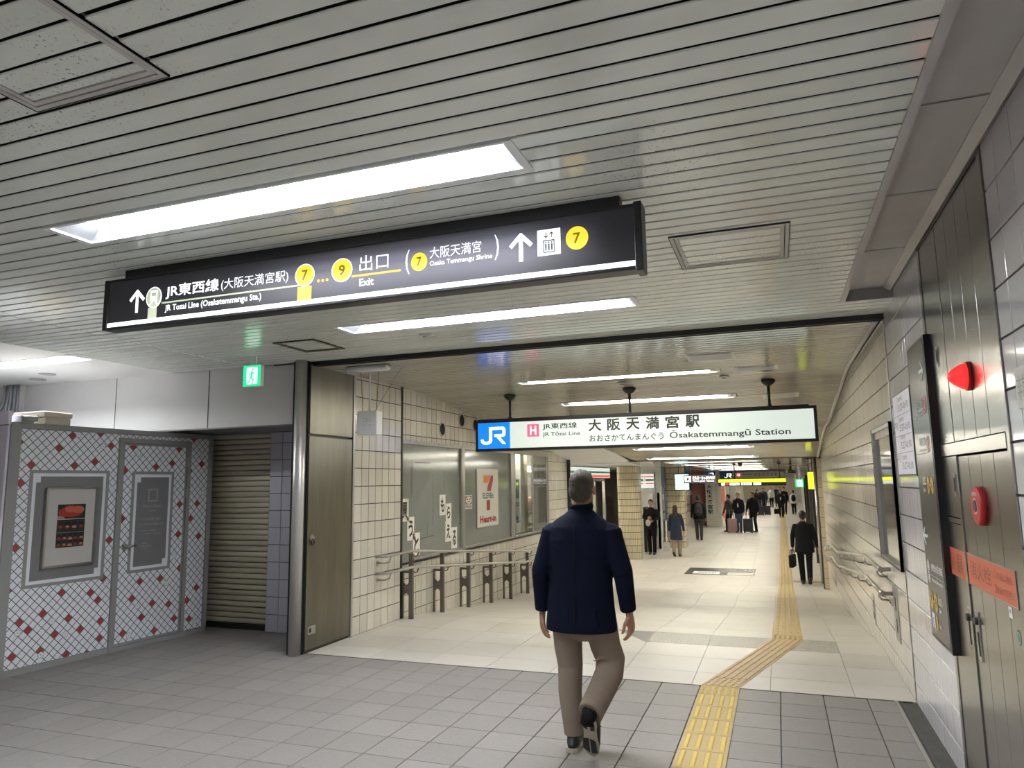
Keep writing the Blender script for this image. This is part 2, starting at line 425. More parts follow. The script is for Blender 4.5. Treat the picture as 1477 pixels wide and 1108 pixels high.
# pale passage floor
b = B()
YS = [6.098, 8.05, 11.88, 13.07, 17.05, 80.]
for y0, y1 in zip(YS, YS[1:]):
    z0, z1 = fz(y0+1e-4)-.008, fz(y1-1e-4)-.008
    x1 = .95 if y0 < 17 else 2.6; x0 = -4.9 if y0 < 13 else -8
    b.hexa([(x0,y0,z0-.4),(x1,y0,z0-.4),(x1,y1,z1-.4),(x0,y1,z1-.4),(x0,y0,z0),(x1,y0,z0),(x1,y1,z1),(x0,y1,z1)], 'grout_pale')
floor2 = struct(b.build('floor.001'))
WX = [.85, .445]+[.445-.595*k for k in range(1, 9)]+[-4.42]; WX = WX[::-1]
rows = [6.102, 6.50, 7.02, 7.54, 8.05, 8.62, 9.26, 9.9, 10.54, 11.18, 11.88, 12.47, 13.07]+[13.07+.663*k for k in range(1, 7)]+[17.7+.6*k for k in range(0, 101)]
rows = sorted(set(round(r, 3) for r in rows))
rest = B(); cnt = 0
for j in range(len(rows)-1):
    y0, y1 = rows[j], rows[j+1]; xs = list(WX)
    if y0 > 13.3: xs = [-7.99+.595*k for k in range(7)][:6]+xs[1:]
    if y0 > 17: xs = xs[:-1]+[1.04, 1.635, 2.23]
    for i in range(len(xs)-1):
        x0, x1 = xs[i]+.002, xs[i+1]-.002; a, c = y0+.0025, y1-.0025
        if x1-x0 < .02: continue
        z0, z1 = fz(a), fz(c)
        mt = 'tile_white'
        if abs(y0-7.54) < .01: mt = 'tile_rough' if -1.5 < x0 < .4 else 'tile_white'
        t_ = .008
        P = [(x0,a,z0-t_),(x1,a,z0-t_),(x1,c,z1-t_),(x0,c,z1-t_),(x0,a,z0),(x1,a,z0),(x1,c,z1),(x0,c,z1)]
        if y0 < 26 and cnt < 300 and -4.7 < x0 < .9:
            q = B(); q.hexa(P, mt); q.build('tile', floor2); cnt += 1
        else: rest.hexa(P, mt)
stuff(rest.build('small_tiles', floor2))
b = B()   # dark triangular granite inset, brown cross lines
b.face([(-1.75, 8.04, .0015), (-1.345, 7.50, .0015), (-1.345, 8.04, .0015)], 'tile_dark')
b.box((-4.6, 37.2, LOW), (2.2, 37.3, LOW+.002), 'rust')
b.box((.62, 17.78, LOW), (.95, 17.83, LOW+.002), 'rust')
b.build('inlay', floor2)
b = B(); b.box((-4.42, 6.085, -.02), (.82, 6.103, .0015), 'dark_frame'); struct(b.build('trim_2'))

# tactile paving
def tactile(par, y0, y1, xc, kind, col, barcol, z=fz, wd=.292, name='tactile_tile', into=None, hx=None):
    b = into or B(); h = .005
    def pt(a, y, dz): return (xc(y)+a, y, z(y)+dz)
    g = .0025; t = .003
    b.hexa([pt(-wd/2,y0+g,0), pt(wd/2,y0+g,0), pt(wd/2,y1-g,0), pt(-wd/2,y1-g,0), pt(-wd/2,y0+g,t), pt(wd/2,y0+g,t), pt(wd/2,y1-g,t), pt(-wd/2,y1-g,t)], col)
    if kind == 'bar':
        for k in range(4):
            c = -wd/2+wd*(k+.5)/4; r = .017
            ya, yb = y0+.02, y1-.02; yy = [(ya+.004), yb-.004]
            q = [pt(c-r,ya,t), pt(c+r,ya,t), pt(c+r,yb,t), pt(c-r,yb,t), pt(c-r*.6,ya+.012,t+h), pt(c+r*.6,ya+.012,t+h), pt(c+r*.6,yb-.012,t+h), pt(c-r*.6,yb-.012,t+h)]
            b.hexa(q, barcol)
    elif kind == 'dot':
        n = 6
        for i in range(n):
            for j in range(max(2, round(n*(y1-y0)/.3))):
                m_ = max(2, round(n*(y1-y0)/.3)); c = -wd/2+wd*(i+.5)/n; yy = y0+(y1-y0)*(j+.5)/m_; r = .015
                ring0 = [pt(c+r*math.cos(a), yy+r*math.sin(a), t) for a in [k*math.pi/3 for k in range(6)]]
                ring1 = [pt(c+r*.65*math.cos(a), yy+r*.65*math.sin(a), t+h) for a in [k*math.pi/3 for k in range(6)]]
                for k in range(6): b.face([ring0[k], ring0[(k+1) % 6], ring1[(k+1) % 6], ring1[k]], barcol)
                b.face(ring1, barcol)
    elif kind == 'rib':
        for k in range(5):
            c = -wd/2+wd*(k+.5)/5; r = .010
            b.hexa([pt(c-r,y0+g,t), pt(c+r,y0+g,t), pt(c+r,y1-g,t), pt(c-r,y1-g,t), pt(c-r*.5,y0+g,t+h), pt(c+r*.5,y0+g,t+h), pt(c+r*.5,y1-g,t+h), pt(c-r*.5,y1-g,t+h)], barcol)
    if into is None: b.build(name, par)
xn = lambda y: -.522
for k in range(11): tactile(floor, 5.86-.299*(k+1), 5.86-.299*k, xn, 'bar', 'yellow_tactile', 'tactile_bar')
tactile(floor, 5.86, 6.095, xn, 'dot', 'yellow_tactile', 'tactile_bar')
xd = lambda y: -.522+(y-6.11)*(.520/1.91)
tactile(floor2, 6.11, 6.36, xd, 'dot', 'ochre_tactile', 'ochre_tactile')
yy = [6.36+k*(8.02-6.36)/6 for k in range(7)]
for a, c in zip(yy, yy[1:]): tactile(floor2, a, c, xd, 'rib', 'ochre_tactile', 'ochre_tactile')
xf = lambda y: -.002+(y-8.02)*.0045
y = 8.02; k = 0
while y < 17.7:
    tactile(floor2, y, y+.3, xf, 'bar' if k > 0 else 'dot', 'yellow_tactile', 'yellow_tactile'); y += .3; k += 1
far = B()
while y < 75: tactile(floor2, y, y+.6, xf, 'bar', 'yellow_tactile', 'yellow_tactile', into=far); y += .6
stuff(far.build('distant_tactile_tiles', floor2))
for k in range(2): tactile(floor2, 17.7, 18.0, lambda y, k=k: xf(17.8)+.3*(k+1), 'dot', 'ochre_tactile', 'ochre_tactile')

# advertisement sheet stuck on the low floor
t = thing('floor_sheet', 'dark advertising sheet with white lettering stuck flat on the pale passage floor', 'sign', (-1.5, 19.3, LOW))
pf = Plane((0,0,LOW), (1,0,0), (0,1,0))
b = B(); pf.block(b, -2.33, 18.62, -.66, 20.0, 0, .002, 'black_panel'); b.build('sheet', t)
b = B(); pf.rect(b, -2.15, 18.75, -1.5, 19.25, 'white_print', .003); text(b, pf, '2024.3.21', -2.05, 18.85, .45, .3, 'ink', hh=.004)
text(b, pf, '大阪天満宮', -1.35, 19.4, .6, .35, 'grey_dim_text', hh=.004); pf.rect(b, -1.3, 18.66, -.7, 19.1, 'poster_paper', .003); b.build('print', t)

# ================================================================== CEILINGS
FIX = [(-3.285, -.85, 2.345, 2.605), (-3.285, -.85, 4.79, 5.07), (-3.285, -.85, -.1, .16), (-3.285, -.85, -2.55, -2.29), (-3.285, -.85, -5.0, -4.74)]
HATCH = [(-2.253, -1.68, .99, 1.565), (-.46, .137, 3.66, 4.268), (-4.127, -3.698, 5.11, 5.60)]
b = B(); b.box((-10.6, -6, 2.985), (.98, 6.10, 3.3), 'void'); b.box((-6.2, 5.2, 2.9), (.505, 6.1, 2.905), 'void'); b.box((.505, 5.58, 2.9), (.86, 6.1, 2.905), 'void'); b.box((-6.2, -6, 2.9), (-3.4, 5.2, 2.905), 'void'); b.box((-.8, -6, 2.9), (.505, 5.2, 2.905), 'void'); b.box((-3.4, 2.7, 2.9), (-.8, 4.7, 2.905), 'void'); b.box((-3.4, .25, 2.9), (-.8, 2.28, 2.905), 'void')
ceiling = struct(b.build('ceiling'))
PITCHN = .1073; NSL = 57; YB = [6.085-PITCHN*k for k in range(NSL)]
behind = B()
def slat(bd, x0, x1, y0, y1, z, mt, e=.003, t=.006):
    P = [(y0, z+t), (y0, z+e), (y0+e, z), (y1-e, z), (y1, z+e), (y1, z+t)]
    n = len(bd.v)
    for x in (x0, x1): bd.v += [(x, p[0], p[1]) for p in P]
    mi = bd.m(mt)
    for k in range(5): bd.f.append((n+k, n+k+1, n+7+k, n+6+k)); bd.mi.append(mi); bd.sm.append(False)
    bd.f.append(tuple(n+k for k in range(6))); bd.mi.append(mi); bd.sm.append(False); bd.f.append(tuple(n+11-k for k in range(6))); bd.mi.append(mi); bd.sm.append(False)
def cut(x0, x1, y0, y1, holes):
    """rectangles of the strip x0..x1 x y0..y1 left outside the holes"""
    segs = [(x0, x1, y0, y1)]
    for hx0, hx1, hy0, hy1 in holes:
        out = []
        for a0, a1, c0, c1 in segs:
            if hx1 <= a0 or hx0 >= a1 or hy1 <= c0 or hy0 >= c1: out.append((a0, a1, c0, c1)); continue
            if hx0 > a0: out.append((a0, hx0, c0, c1))
            if hx1 < a1: out.append((hx1, a1, c0, c1))
            m0, m1 = max(a0, hx0), min(a1, hx1)
            if hy0-c0 > .012: out.append((m0, m1, c0, hy0))
            if c1-hy1 > .012: out.append((m0, m1, hy1, c1))
        segs = out
    return segs
for k, y1 in enumerate(YB):
    y0 = y1-PITCHN+.0155; xr = .85 if y0 > 5.56 else .50
    for xa, xb in ((-5.183, xr), (-6.215, -5.199)):
        for s_ in cut(xa, xb, y0, y1, FIX+HATCH):
            if y0 > .85 and s_[3]-s_[2] > .03: q = B(); slat(q, *s_, 2.88, 'slat'); q.build('slat', ceiling)
            else: slat(behind, *s_, 2.88, 'slat')
y1 = YB[-1]-PITCHN
while y1 > -6:
    for s_ in cut(-6.215, .50, y1-PITCHN+.0125, y1, FIX): slat(behind, *s_, 2.88, 'slat')
    y1 -= PITCHN
stuff(behind.build('small_slats', ceiling))
# trimmed recess beside the right wall
b = B(); b.box((.50, -6, 2.872), (.535, 5.56, 2.885), 'soffit'); b.box((.505, -6, 2.885), (.515, 5.56, 2.97), 'soffit'); b.build('edge_trim', ceiling)
for y0, y1 in ((4.62, 5.56), (3.72, 4.61), (2.82, 3.71), (1.92, 2.81), (1.02, 1.91), (-6, 1.01)):
    b = B(); b.box((.53, y0+.003, 2.962), (.79, y1-.003, 2.975), 'soffit'); b.build('panel', ceiling)
b = B(); b.box((.50, 5.558, 2.88), (.85, 5.575, 2.99), 'booth_grey'); b.build('end_plate', ceiling)
b = B(); b.hexa([(.79,-6,2.955),(.83,-6,2.93),(.83,5.56,2.93),(.79,5.56,2.955),(.79,-6,2.975),(.85,-6,2.95),(.85,5.56,2.95),(.79,5.56,2.975)], 'soffit'); b.build('cove_trim', ceiling)
# flat white ceiling on the left, over the booth
b = B(); b.box((-10.6, -6, 2.886), (-6.225, 4.83, 2.93), 'white_paint'); b.box((-10.6, 5.11, 2.886), (-6.225, 6.1, 2.93), 'white_paint'); b.box((-6.3, 4.8, 2.886), (-6.225, 5.12, 2.93), 'white_paint')
struct(b.build('ceiling.001'))
b = B()
for x, y in ((-7.97, 5.79), (-7.5, 5.55)):
    b.tube([(x, y, 2.887), (x, y, 2.878)], .085, 'booth_grey', 20)
    o = b.build('ceiling_vent_disc'); tag(o, 'small round grey disc on the white ceiling, %s of the two' % ('farther left' if y > 5.7 else 'nearer the strip light'), 'vent'); b = B()
# hatches
def hatch(x0, x1, y0, y1, z, label, mt='slat', fr='soffit', n=True):
    t = thing('access_hatch', label, 'hatch', ((x0+x1)/2, (y0+y1)/2, z))
    pl = Plane((x0, y1, z), (1,0,0), (0,-1,0)); W_, H_ = x1-x0, y1-y0
    b = B(); pl.frame(b, .0, .0, W_, H_, .022, fr, -.012, .006); pl.frame(b, .0, .0, W_, H_, .003, 'void', -.004, .0075); b.build('outer_frame', t)
    b = B(); pl.frame(b, .026, .026, W_-.026, H_-.026, .018, fr, -.012, .004); b.build('inner_frame', t)
    if n:
        for k, yb in enumerate(YB):
            ya = yb-PITCHN+.0125; a, c = max(ya, y0+.045), min(yb, y1-.045)
            if c-a > .01: q = B(); slat(q, x0+.045, x1-.045, a, c, z, mt); q.build('slat', t)
    else:
        b = B(); pl.block(b, .02, .02, W_-.02, H_-.02, -.012, .001, 'lit_hatch' if 'lit_hatch' in MATS else 'white_paint'); b.build('cover', t)
hatch(*HATCH[0], 2.88, 'large square ceiling access hatch above the near left, cut off by the top edge')
hatch(*HATCH[1], 2.88, 'ceiling access hatch with a scuffed frame right of the dark hanging direction sign')
hatch(*HATCH[2], 2.88, 'ceiling access hatch with dark edges above the round steel post', fr='rust')
# passage ceiling
b = B()
for y0, y1 in ((6.10,8.68),(8.68,12.02),(12.02,13.08),(13.08,16.0),(16.0,80)):
    z0, z1 = cz(y0+.05)+.03, cz(y1-1e-3)+.03; x0 = -4.9 if y0 < 13 else -8; x1 = 1.0 if y0 < 15 else 2.6
    b.hexa([(x0,y0,z0),(x1,y0,z0),(x1,y1,z1),(x0,y1,z1),(x0,y0,z0+.5),(x1,y0,z0+.5),(x1,y1,z1+.5),(x0,y1,z1+.5)], 'void')
ceil2 = struct(b.build('ceiling.002'))
b = B(); b.box((-4.46, 6.09, 2.835), (.85, 6.102, 2.93), 'black_metal'); b.box((-4.46, 6.102, 2.90), (.85, 6.155, 2.94), 'void'); b.box((-4.46, 6.150, 2.835), (.85, 6.16, 2.9), 'dark_frame')
struct(b.build('trim_3'))
FARFIX = [(-2.95, -.53, 8.16, 8.38, 0), (-2.86, -.44, 9.72, 9.94, 1), (-2.74, -.38, 14.5, 14.7, 1), (-2.66, -.33, 15.66, 15.86, 1), (-2.6, -.33, 18.0, 18.2, 0)]+[(-2.6, -.33, y_, y_+.2, 0) for y_ in (21.2, 24.4, 27.6, 31, 34.5, 40, 44, 48, 52, 57, 62, 67, 72)]
HF = [(-.79, -.32, 7.10, 7.50), (-.38, .08, 8.12, 8.45)]
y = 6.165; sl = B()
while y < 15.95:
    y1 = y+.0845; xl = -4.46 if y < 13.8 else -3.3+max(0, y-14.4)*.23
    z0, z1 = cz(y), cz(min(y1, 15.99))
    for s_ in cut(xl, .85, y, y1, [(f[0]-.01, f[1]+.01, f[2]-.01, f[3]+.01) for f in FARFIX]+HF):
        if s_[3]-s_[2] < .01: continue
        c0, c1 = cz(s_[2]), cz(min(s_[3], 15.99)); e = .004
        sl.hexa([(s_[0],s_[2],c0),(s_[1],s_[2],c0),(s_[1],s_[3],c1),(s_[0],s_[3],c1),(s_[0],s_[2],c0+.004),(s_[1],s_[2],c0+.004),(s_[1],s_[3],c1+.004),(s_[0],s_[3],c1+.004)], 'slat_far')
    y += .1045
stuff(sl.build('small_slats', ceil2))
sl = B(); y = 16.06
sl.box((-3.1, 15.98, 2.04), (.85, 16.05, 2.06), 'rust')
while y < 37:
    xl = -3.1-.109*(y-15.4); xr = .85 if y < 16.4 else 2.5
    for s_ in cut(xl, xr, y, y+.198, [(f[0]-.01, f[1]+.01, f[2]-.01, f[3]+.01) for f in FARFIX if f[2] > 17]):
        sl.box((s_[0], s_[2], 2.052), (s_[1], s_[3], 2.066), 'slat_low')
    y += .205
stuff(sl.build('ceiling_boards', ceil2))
b = B(); b.box((-7.9, 16.0, 2.06), (-3.1, 38, 2.10), 'fixture')
for y in (17.4, 20.6, 23.8, 27, 30, 33): b.box((-7.9, y, 2.056), (-3.1, y+.02, 2.062), 'grout')
b.box((-7.9, 38, 2.052), (2.5, 80, 2.09), 'white_paint'); struct(b.build('ceiling.003'))
b = B(); b.hexa([(-7.9,13.8,cz(13.8)),(-3.25,13.8,cz(13.8)),(-3.12,16.0,2.06),(-7.9,16.0,2.06),(-7.9,13.8,cz(13.8)+.025),(-3.25,13.8,cz(13.8)+.025),(-3.12,16.0,2.085),(-7.9,16.0,2.085)], 'fixture'); b.box((-4.3, 14.9, 2.2), (-3.6, 14.92, 2.3), 'grout') if 0 else None; struct(b.build('trim_4'))
for (x0, x1, y0, y1), lb in zip(HF+[(-.12, .33, 9.85, 10.12)], ('small pale ceiling hatch nearest above the white station sign', 'small pale ceiling hatch right of the first thin tube light in the passage', 'small pale ceiling hatch on the sloping part, right of the second tube light')):
    z = cz(y0); b = B(); zz = cz(y1)
    t = thing('ceiling_hatch', lb, 'hatch', (x0, y0, z))
    for q, mt, d in (((x0,x1,y0,y1), 'soffit', .004), ((x0+.04,x1-.04,y0+.03,y1-.03), 'booth_text', .010)):
        b = B(); b.hexa([(q[0],q[2],z-d),(q[1],q[2],z-d),(q[1],q[3],zz-d),(q[0],q[3],zz-d),(q[0],q[2],z+.02),(q[1],q[2],z+.02),(q[1],q[3],zz+.02),(q[0],q[3],zz+.02)], mt)
        b.build('frame' if d < .005 else 'cover', t)
for x, y, lb in ((-2.73, 5.34, 'round smoke detector on the slats beyond the second near tube light'), (-.52, 8.75, 'round smoke detector beside the right rod of the station sign'), (-1.75, 8.75, 'round smoke detector beside the middle rod of the station sign')):
    z = cz(y); t = thing('smoke_detector', lb, 'smoke detector', (x, y, z))
    b = B(); b.tube([(x,y,z+.003),(x,y,z-.018)], [.058,.05], 'plastic_grey', 24); b.build('base', t)
    b = B(); b.tube([(x,y,z-.018),(x,y,z-.034)], [.028,.02], 'soffit', 20); b.build('sensor', t)

# fluorescent fixtures, recessed troughs
def fixture(x0, x1, y0, y1, z, label, mt='tube', group=None, slope=0., h=.07, wd=.028):
    zc = z
    t = thing('ceiling_light', label, 'ceiling light', ((x0+x1)/2, (y0+y1)/2, z), group)
    def P(x, y, dz): return (x, y, z + dz - slope*(y-y0))
    w_ = wd; b = B()
    for q in ((x0,x1,y0,y0+w_*.6),(x0,x1,y1-w_*.6,y1),(x0,x0+w_*1.3,y0+w_*.6,y1-w_*.6),(x1-w_*1.3,x1,y0+w_*.6,y1-w_*.6)):
        b.hexa([P(q[0],q[2],-.005),P(q[1],q[2],-.005),P(q[1],q[3],-.005),P(q[0],q[3],-.005),P(q[0],q[2],.012),P(q[1],q[2],.012),P(q[1],q[3],.012),P(q[0],q[3],.012)], 'fixture')
    b.build('frame', t)
    a0, a1, c0, c1 = x0+w_*1.3, x1-w_*1.3, y0+w_*.6, y1-w_*.6; e = min(.045, (y1-y0)*.2); e2 = e*1.6 if h > .05 else e
    o = [(a0,c0),(a1,c0),(a1,c1),(a0,c1)]; i_ = [(a0+.09,c0+e2),(a1-.09,c0+e2),(a1-.09,c1-e*.5),(a0+.09,c1-e*.5)]
    b = B()
    for k in range(4):
        k2 = (k+1) % 4; b.face([P(*o[k], .005), P(*o[k2], .005), P(*i_[k2], h), P(*i_[k], h)], 'trough')
    b.build('reflector', t)
    b = B(); b.hexa([P(*i_[0],h-.012),P(*i_[1],h-.012),P(*i_[2],h-.012),P(*i_[3],h-.012),P(*i_[0],h),P(*i_[1],h),P(*i_[2],h),P(*i_[3],h)], mt); b.build('diffuser', t)
    return t
fixture(*FIX[0], 2.88, 'long recessed tube light in front of the dark direction sign, nearest of all')
fixture(*FIX[1], 2.88, 'long recessed tube light just beyond the dark direction sign')
for q in FIX[2:]: fixture(*q, 2.88, 'unseen tube light added at the left to brighten the hall', group='lights behind the viewer')
fixture(-8.7, -6.23, 4.82, 5.11, 2.886, 'long recessed tube light in the flat white ceiling over the booth')
for x, y in ((-8.5, 2.4), (-8.5, 0.0), (-8.5, -2.4), (-8.5,-4.8)): fixture(x-1.2, x+1.2, y, y+.27, 2.886-.002, 'unseen tube light added at the left to brighten the hall', group='lights behind the viewer')  # extra lamps outside the view, added to brighten the hall
FL = ['thin tube light beyond the ceiling seam, first in the passage', 'thin tube light crossed by the middle rod of the station sign', 'thin tube light on the sloping ceiling, first seen below the station sign', 'thin tube light second below the station sign, by the end of the slope',
      'thin tube light first on the low ceiling beyond the slope']
for k, (x0, x1, y0, y1, s_) in enumerate(FARFIX):
    sl_ = (cz(y0)-cz(y1))/(y1-y0) if s_ else 0
    fixture(x0, x1, y0, y1, cz(y0)-(.002 if y0 < 37 else .035), FL[k] if k < len(FL) else '%s tube light of the receding row beyond the end of the sloping ceiling' % ORD[k-4], 'tube_deep' if k >= len(FL) else 'tube_far', 'tube lights of the low far ceiling' if k >= len(FL) else None, sl_, h=.022)

# ================================================================== RIGHT WALL
b = B(); b.box((.858, -6, -.3), (1.1, 6.14, 3.3), 'grout'); wr = struct(b.build('wall_right'))
PR = Plane((.858, 0, 0), (0,-1,0))      # u runs towards the viewer; a = -y
VR = [-.06+.2005*k for k in range(17)]
LY0, LY1 = 3.23, 4.62                   # the steel cabinet set into the wall
tiles(wr, PR, [-6.10+.1005*k for k in range(15)]+[-LY1-.006], VR, .002, .009, 'wall_tile_near', 300, t=.008)
b = B(); b.box((.858, LY0, -.3), (1.0, LY1, 3.2), 'void'); b.build('recess', wr)
tiles(wr, PR, [-LY0+.004]+[-LY0+.1005*1.6+.1005*2*k for k in range(20)], VR, .006, .009, 'wall_tile_near', 120, t=.008)
b = B(); b.box((.846, 6.105, -.01), (.87, 6.135, 2.9), 'steel'); b.box((.848, 6.135, -.01), (.87, 6.142, 2.9), 'black_metal'); struct(b.build('trim_5'))
b = B()
b.box((.858, 6.14, -1.2), (1.1, 16.0, 3.2), 'grout'); wr2 = struct(b.build('wall_right.001'))
def keepr(a0, a1, b0, b1):
    y = -(a0+a1)/2
    if b1 < fz(y)-.02 or b0 > cz(y)+.02: return False
    if a0 > -7.26 and a1 < -6.14 and b0 > .92 and b1 < 2.04: return False
    return True
uu = [-16.0]+[-15.92+.1495*k for k in range(66)]; uu = [u for u in uu if u < -6.16]+[-6.145]
tiles(wr2, PR, uu, [-.86+.2005*k for k in range(20)], .003, .009, 'wall_tile_right', 300, t=.008, keep=keepr)
# its slim sloping ceiling trim
b = B(); pts = [(.80, y, cz(y)-.006) for y in (6.16, 8.68, 12.02, 13.08, 16.0)]
b.tube(pts, [(.022,.012)]*5, 'white_paint', 6, side=(1,0,0)); b.tube([(.83, y, cz(y)-.004) for y in (6.16, 8.68, 12.02, 13.08, 16.0)], .006, 'black_metal', 5); struct(b.build('trim_6'))
# return at the end of the wall: cream tiles facing the viewer
b = B(); b.box((.76, 16.0, -.9), (1.35, 16.4, 2.3), 'grout'); wret = struct(b.build('wall_far_right'))
PE = Plane((0, 16.0, 0), (1,0,0)); tiles(wret, PE, [.765, .855], [-.78+.2005*k for k in range(15)], .004, .006, 'pillar_tile', 40, t=.006)
b = B(); b.tube([(.735, 16.1, -.5), (.735, 16.1, 2.05)], .035, 'steel', 14); o = tag(b.build('pipe_column'), 'slim vertical steel pipe at the far end of the right tiled wall', 'pole')
# receding far right side: panels, doors and lockers beyond the return
b = B(); b.hexa([(.98,16.4,-1),(1.3,16.4,-1),(2.5,75,-1),(2.1,75,-1),(.98,16.4,2.3),(1.3,16.4,2.3),(2.5,75,2.3),(2.1,75,2.3)], 'white_paint'); wfr = struct(b.build('wall_far_right.001'))
def fx(y): return .98+(y-16.4)*.0191
for k, (y0, y1, mt, z0, z1) in enumerate([(17.2,19.4,'wall_tile_right',LOW,2.05),(19.7,21.6,'steel',LOW,1.4),(22.2,24.8,'poster_mix',.0,1.5),(25.2,26.2,'lit_white',-.2,1.2),(27,30,'steel_dull',LOW,1.5),(31,34,'poster_mix',-.2,1.4),(35,38,'grey_glass',LOW,1.4),(40,46,'steel_dull',LOW,1.5),(48,56,'poster_mix',-.2,1.3)]):
    b = B(); x0, x1 = fx(y0), fx(y1); b.hexa([(x0-.04,y0,z0),(x0+.05,y0,z0),(x1+.05,y1,z0),(x1-.04,y1,z0),(x0-.04,y0,z1),(x0+.05,y0,z1),(x1+.05,y1,z1),(x1-.04,y1,z1)], mt); b.build('wall_panel', wfr)
for k, y in enumerate((21.9, 26.6, 33.2, 39.0)):
    b = B(); x = fx(y)-.14; b.box((x-.06, y-.1, LOW), (x+.05, y+.1, 1.75), 'dark_frame'); o = b.build('dark_post'); tag(o, 'slim dark post by the far right wall, %s one beyond the steel pipe' % ORD[k], 'post', 'dark posts along the far right wall')

# tall black direction sign
t = thing('wall_sign', 'tall narrow black direction sign with arrows and yellow exit numbers on the near right wall', 'sign', (.84, 4.75, .68))
b = B(); PR.block(b, -5.02, .68, -4.49, 2.41, .008, .045, 'black_metal'); b.build('case', t)
b = B(); PR.block(b, -5.005, .70, -4.515, 2.395, .045, .047, 'black_panel'); b.build('face', t)
b = B(); h = .049; X0 = -5.0
def arrow(bd, pl, cx_, cy2, s_, ang, mt, h, w_=None):
    w_ = w_ or s_*.16; c, s2 = math.cos(ang), math.sin(ang)
    f = lambda x, y: (cx_+(x*c-y*s2), cy2+(x*s2+y*c))
    pl.path(bd, [f(0,-s_*.5), f(0,s_*.42)], w_, mt, h); pl.path(bd, [f(-s_*.38,s_*.06), f(0,s_*.45)], w_, mt, h+.0002); pl.path(bd, [f(s_*.38,s_*.06), f(0,s_*.45)], w_, mt, h+.0004)
arrow(b, PR, -4.62, 2.22, .13, -math.pi/2, 'white_print', h)
for z, ch, tt, sub, cm in ((2.02, 'T', '谷町線', 'Tanimachi Line', 'pink_print'), (1.80, 'K', '堺筋線', 'Sakaisuji Line', 'poster_pink')):
    PR.ring(b, -4.60, z, .034, .045, cm, h); text(b, PR, ch, -4.615, z-.02, .03, .04, cm, .02, h)
    text(b, PR, tt, -4.86, z-.005, .19, .05, 'grey_dim_text', .01, h); text(b, PR, sub, -4.86, z-.04, .19, .022, 'grey_dim_text', .01, h); PR.rect(b, -4.97, z-.05, -4.64, z-.047, 'grey_dim_text', h)
for a, n_ in ((-4.70, '1'), (-4.60, '6')): PR.disc(b, a, 1.57, .036, .05, 'yellow_print', h); text(b, PR, n_, a-.012, 1.55, .022, .04, 'ink', .02, h+.001)
PR.rect(b, -4.68, 1.565, -4.62, 1.575, 'yellow_print', h); text(b, PR, '出口', -4.86, 1.57, .1, .05, 'white_print', .01, h); text(b, PR, 'Exit', -4.86, 1.53, .06, .025, 'white_print', .01, h)
arrow(b, PR, -4.93, 1.27, .12, math.pi/2, 'white_print', h)
PR.ring(b, -4.93, 1.10, .026, .034, 'white_print', h); PR.rect(b, -4.945, 1.08, -4.915, 1.12, 'white_print', h)
PR.ring(b, -4.93, 1.03, .026, .034, 'white_print', h); PR.rect(b, -4.945, 1.015, -4.915, 1.045, 'white_print', h)
text(b, PR, 'JR東西線(大阪天満宮駅)', -4.86, 1.07, .32, .05, 'white_print', .01, h); PR.rect(b, -4.9, 1.048, -4.53, 1.053, 'booth_text', h)
text(b, PR, 'JR Tozai Line (Osakatemmangu Sta.)', -4.86, 1.01, .3, .026, 'white_print', .01, h)
for a, n_ in ((-4.92, '7'), (-4.80, '9')): PR.disc(b, a, .90, .042, .055, 'yellow_print', h); text(b, PR, n_, a-.014, .875, .026, .05, 'ink', .02, h+.001)
PR.rect(b, -4.88, .893, -4.84, .905, 'yellow_print', h); text(b, PR, '出口', -4.73, .90, .1, .05, 'white_print', .01, h); text(b, PR, 'Exit', -4.73, .86, .07, .026, 'white_print', .01, h)
PR.rect(b, -4.95, .745, -4.87, .83, 'white_print', h); PR.frame(b, -4.93, .755, -4.89, .80, .004, 'ink', h, h+.001)
PR.disc(b, -4.82, .785, .032, .042, 'yellow_print', h); text(b, PR, '7', -4.83, .765, .02, .04, 'ink', .02, h+.001); text(b, PR, 'Exit', -4.76, .77, .06, .025, 'white_print', .01, h)
b.build('lettering', t)
# white notice board
t = thing('notice_board', 'white printed notice in a thin black frame, left of the tall black sign', 'sign', (.84, 5.5, 1.62))
b = B(); PR.block(b, -5.86, 1.622, -5.15, 2.205, .008, .03, 'black_metal'); b.build('frame', t)
b = B(); PR.block(b, -5.845, 1.637, -5.165, 2.19, .03, .032, 'booth_side'); b.build('sheet', t)
b = B(); h = .0335
for z in (1.78, 1.90, 2.04): PR.rect(b, -5.84, z, -5.17, z+.004, 'grey_dim_text', h)
PR.rect(b, -5.66, 1.64, -5.655, 2.18, 'grey_dim_text', h)
for z in (1.66, 1.80, 1.92, 2.06):
    text(b, PR, '5:27-0:10', -5.62, z+.01, .40, .05, 'grey_dim_text', .02, h); text(b, PR, '営業時間', -5.62, z+.075, .18, .03, 'grey_dim_text', .01, h)
for z in (1.72, 1.95): text(b, PR, '平日', -5.82, z, .12, .05, 'grey_dim_text', .01, h)
b.build('print', t)
# glazed display panel on the passage part of the wall
t = thing('display_frame', 'tall glazed display case with steel frame on the right wall beyond the hall', 'display case', (.85, 6.7, .92))
b = B(); PR.frame(b, -7.25, .915, -6.15, 2.045, .035, 'steel', -.01, .03); PR.frame(b, -7.25, .915, -6.15, 2.045, .006, 'black_metal', -.01, .034); b.build('frame', t)
b = B(); PR.block(b, -7.22, .945, -6.18, 2.015, -.004, .002, 'mirror_panel' if 'mirror_panel' in MATS else 'poster_glass' if 'poster_glass' in MATS else 'grey_glass'); b.build('pane', t)
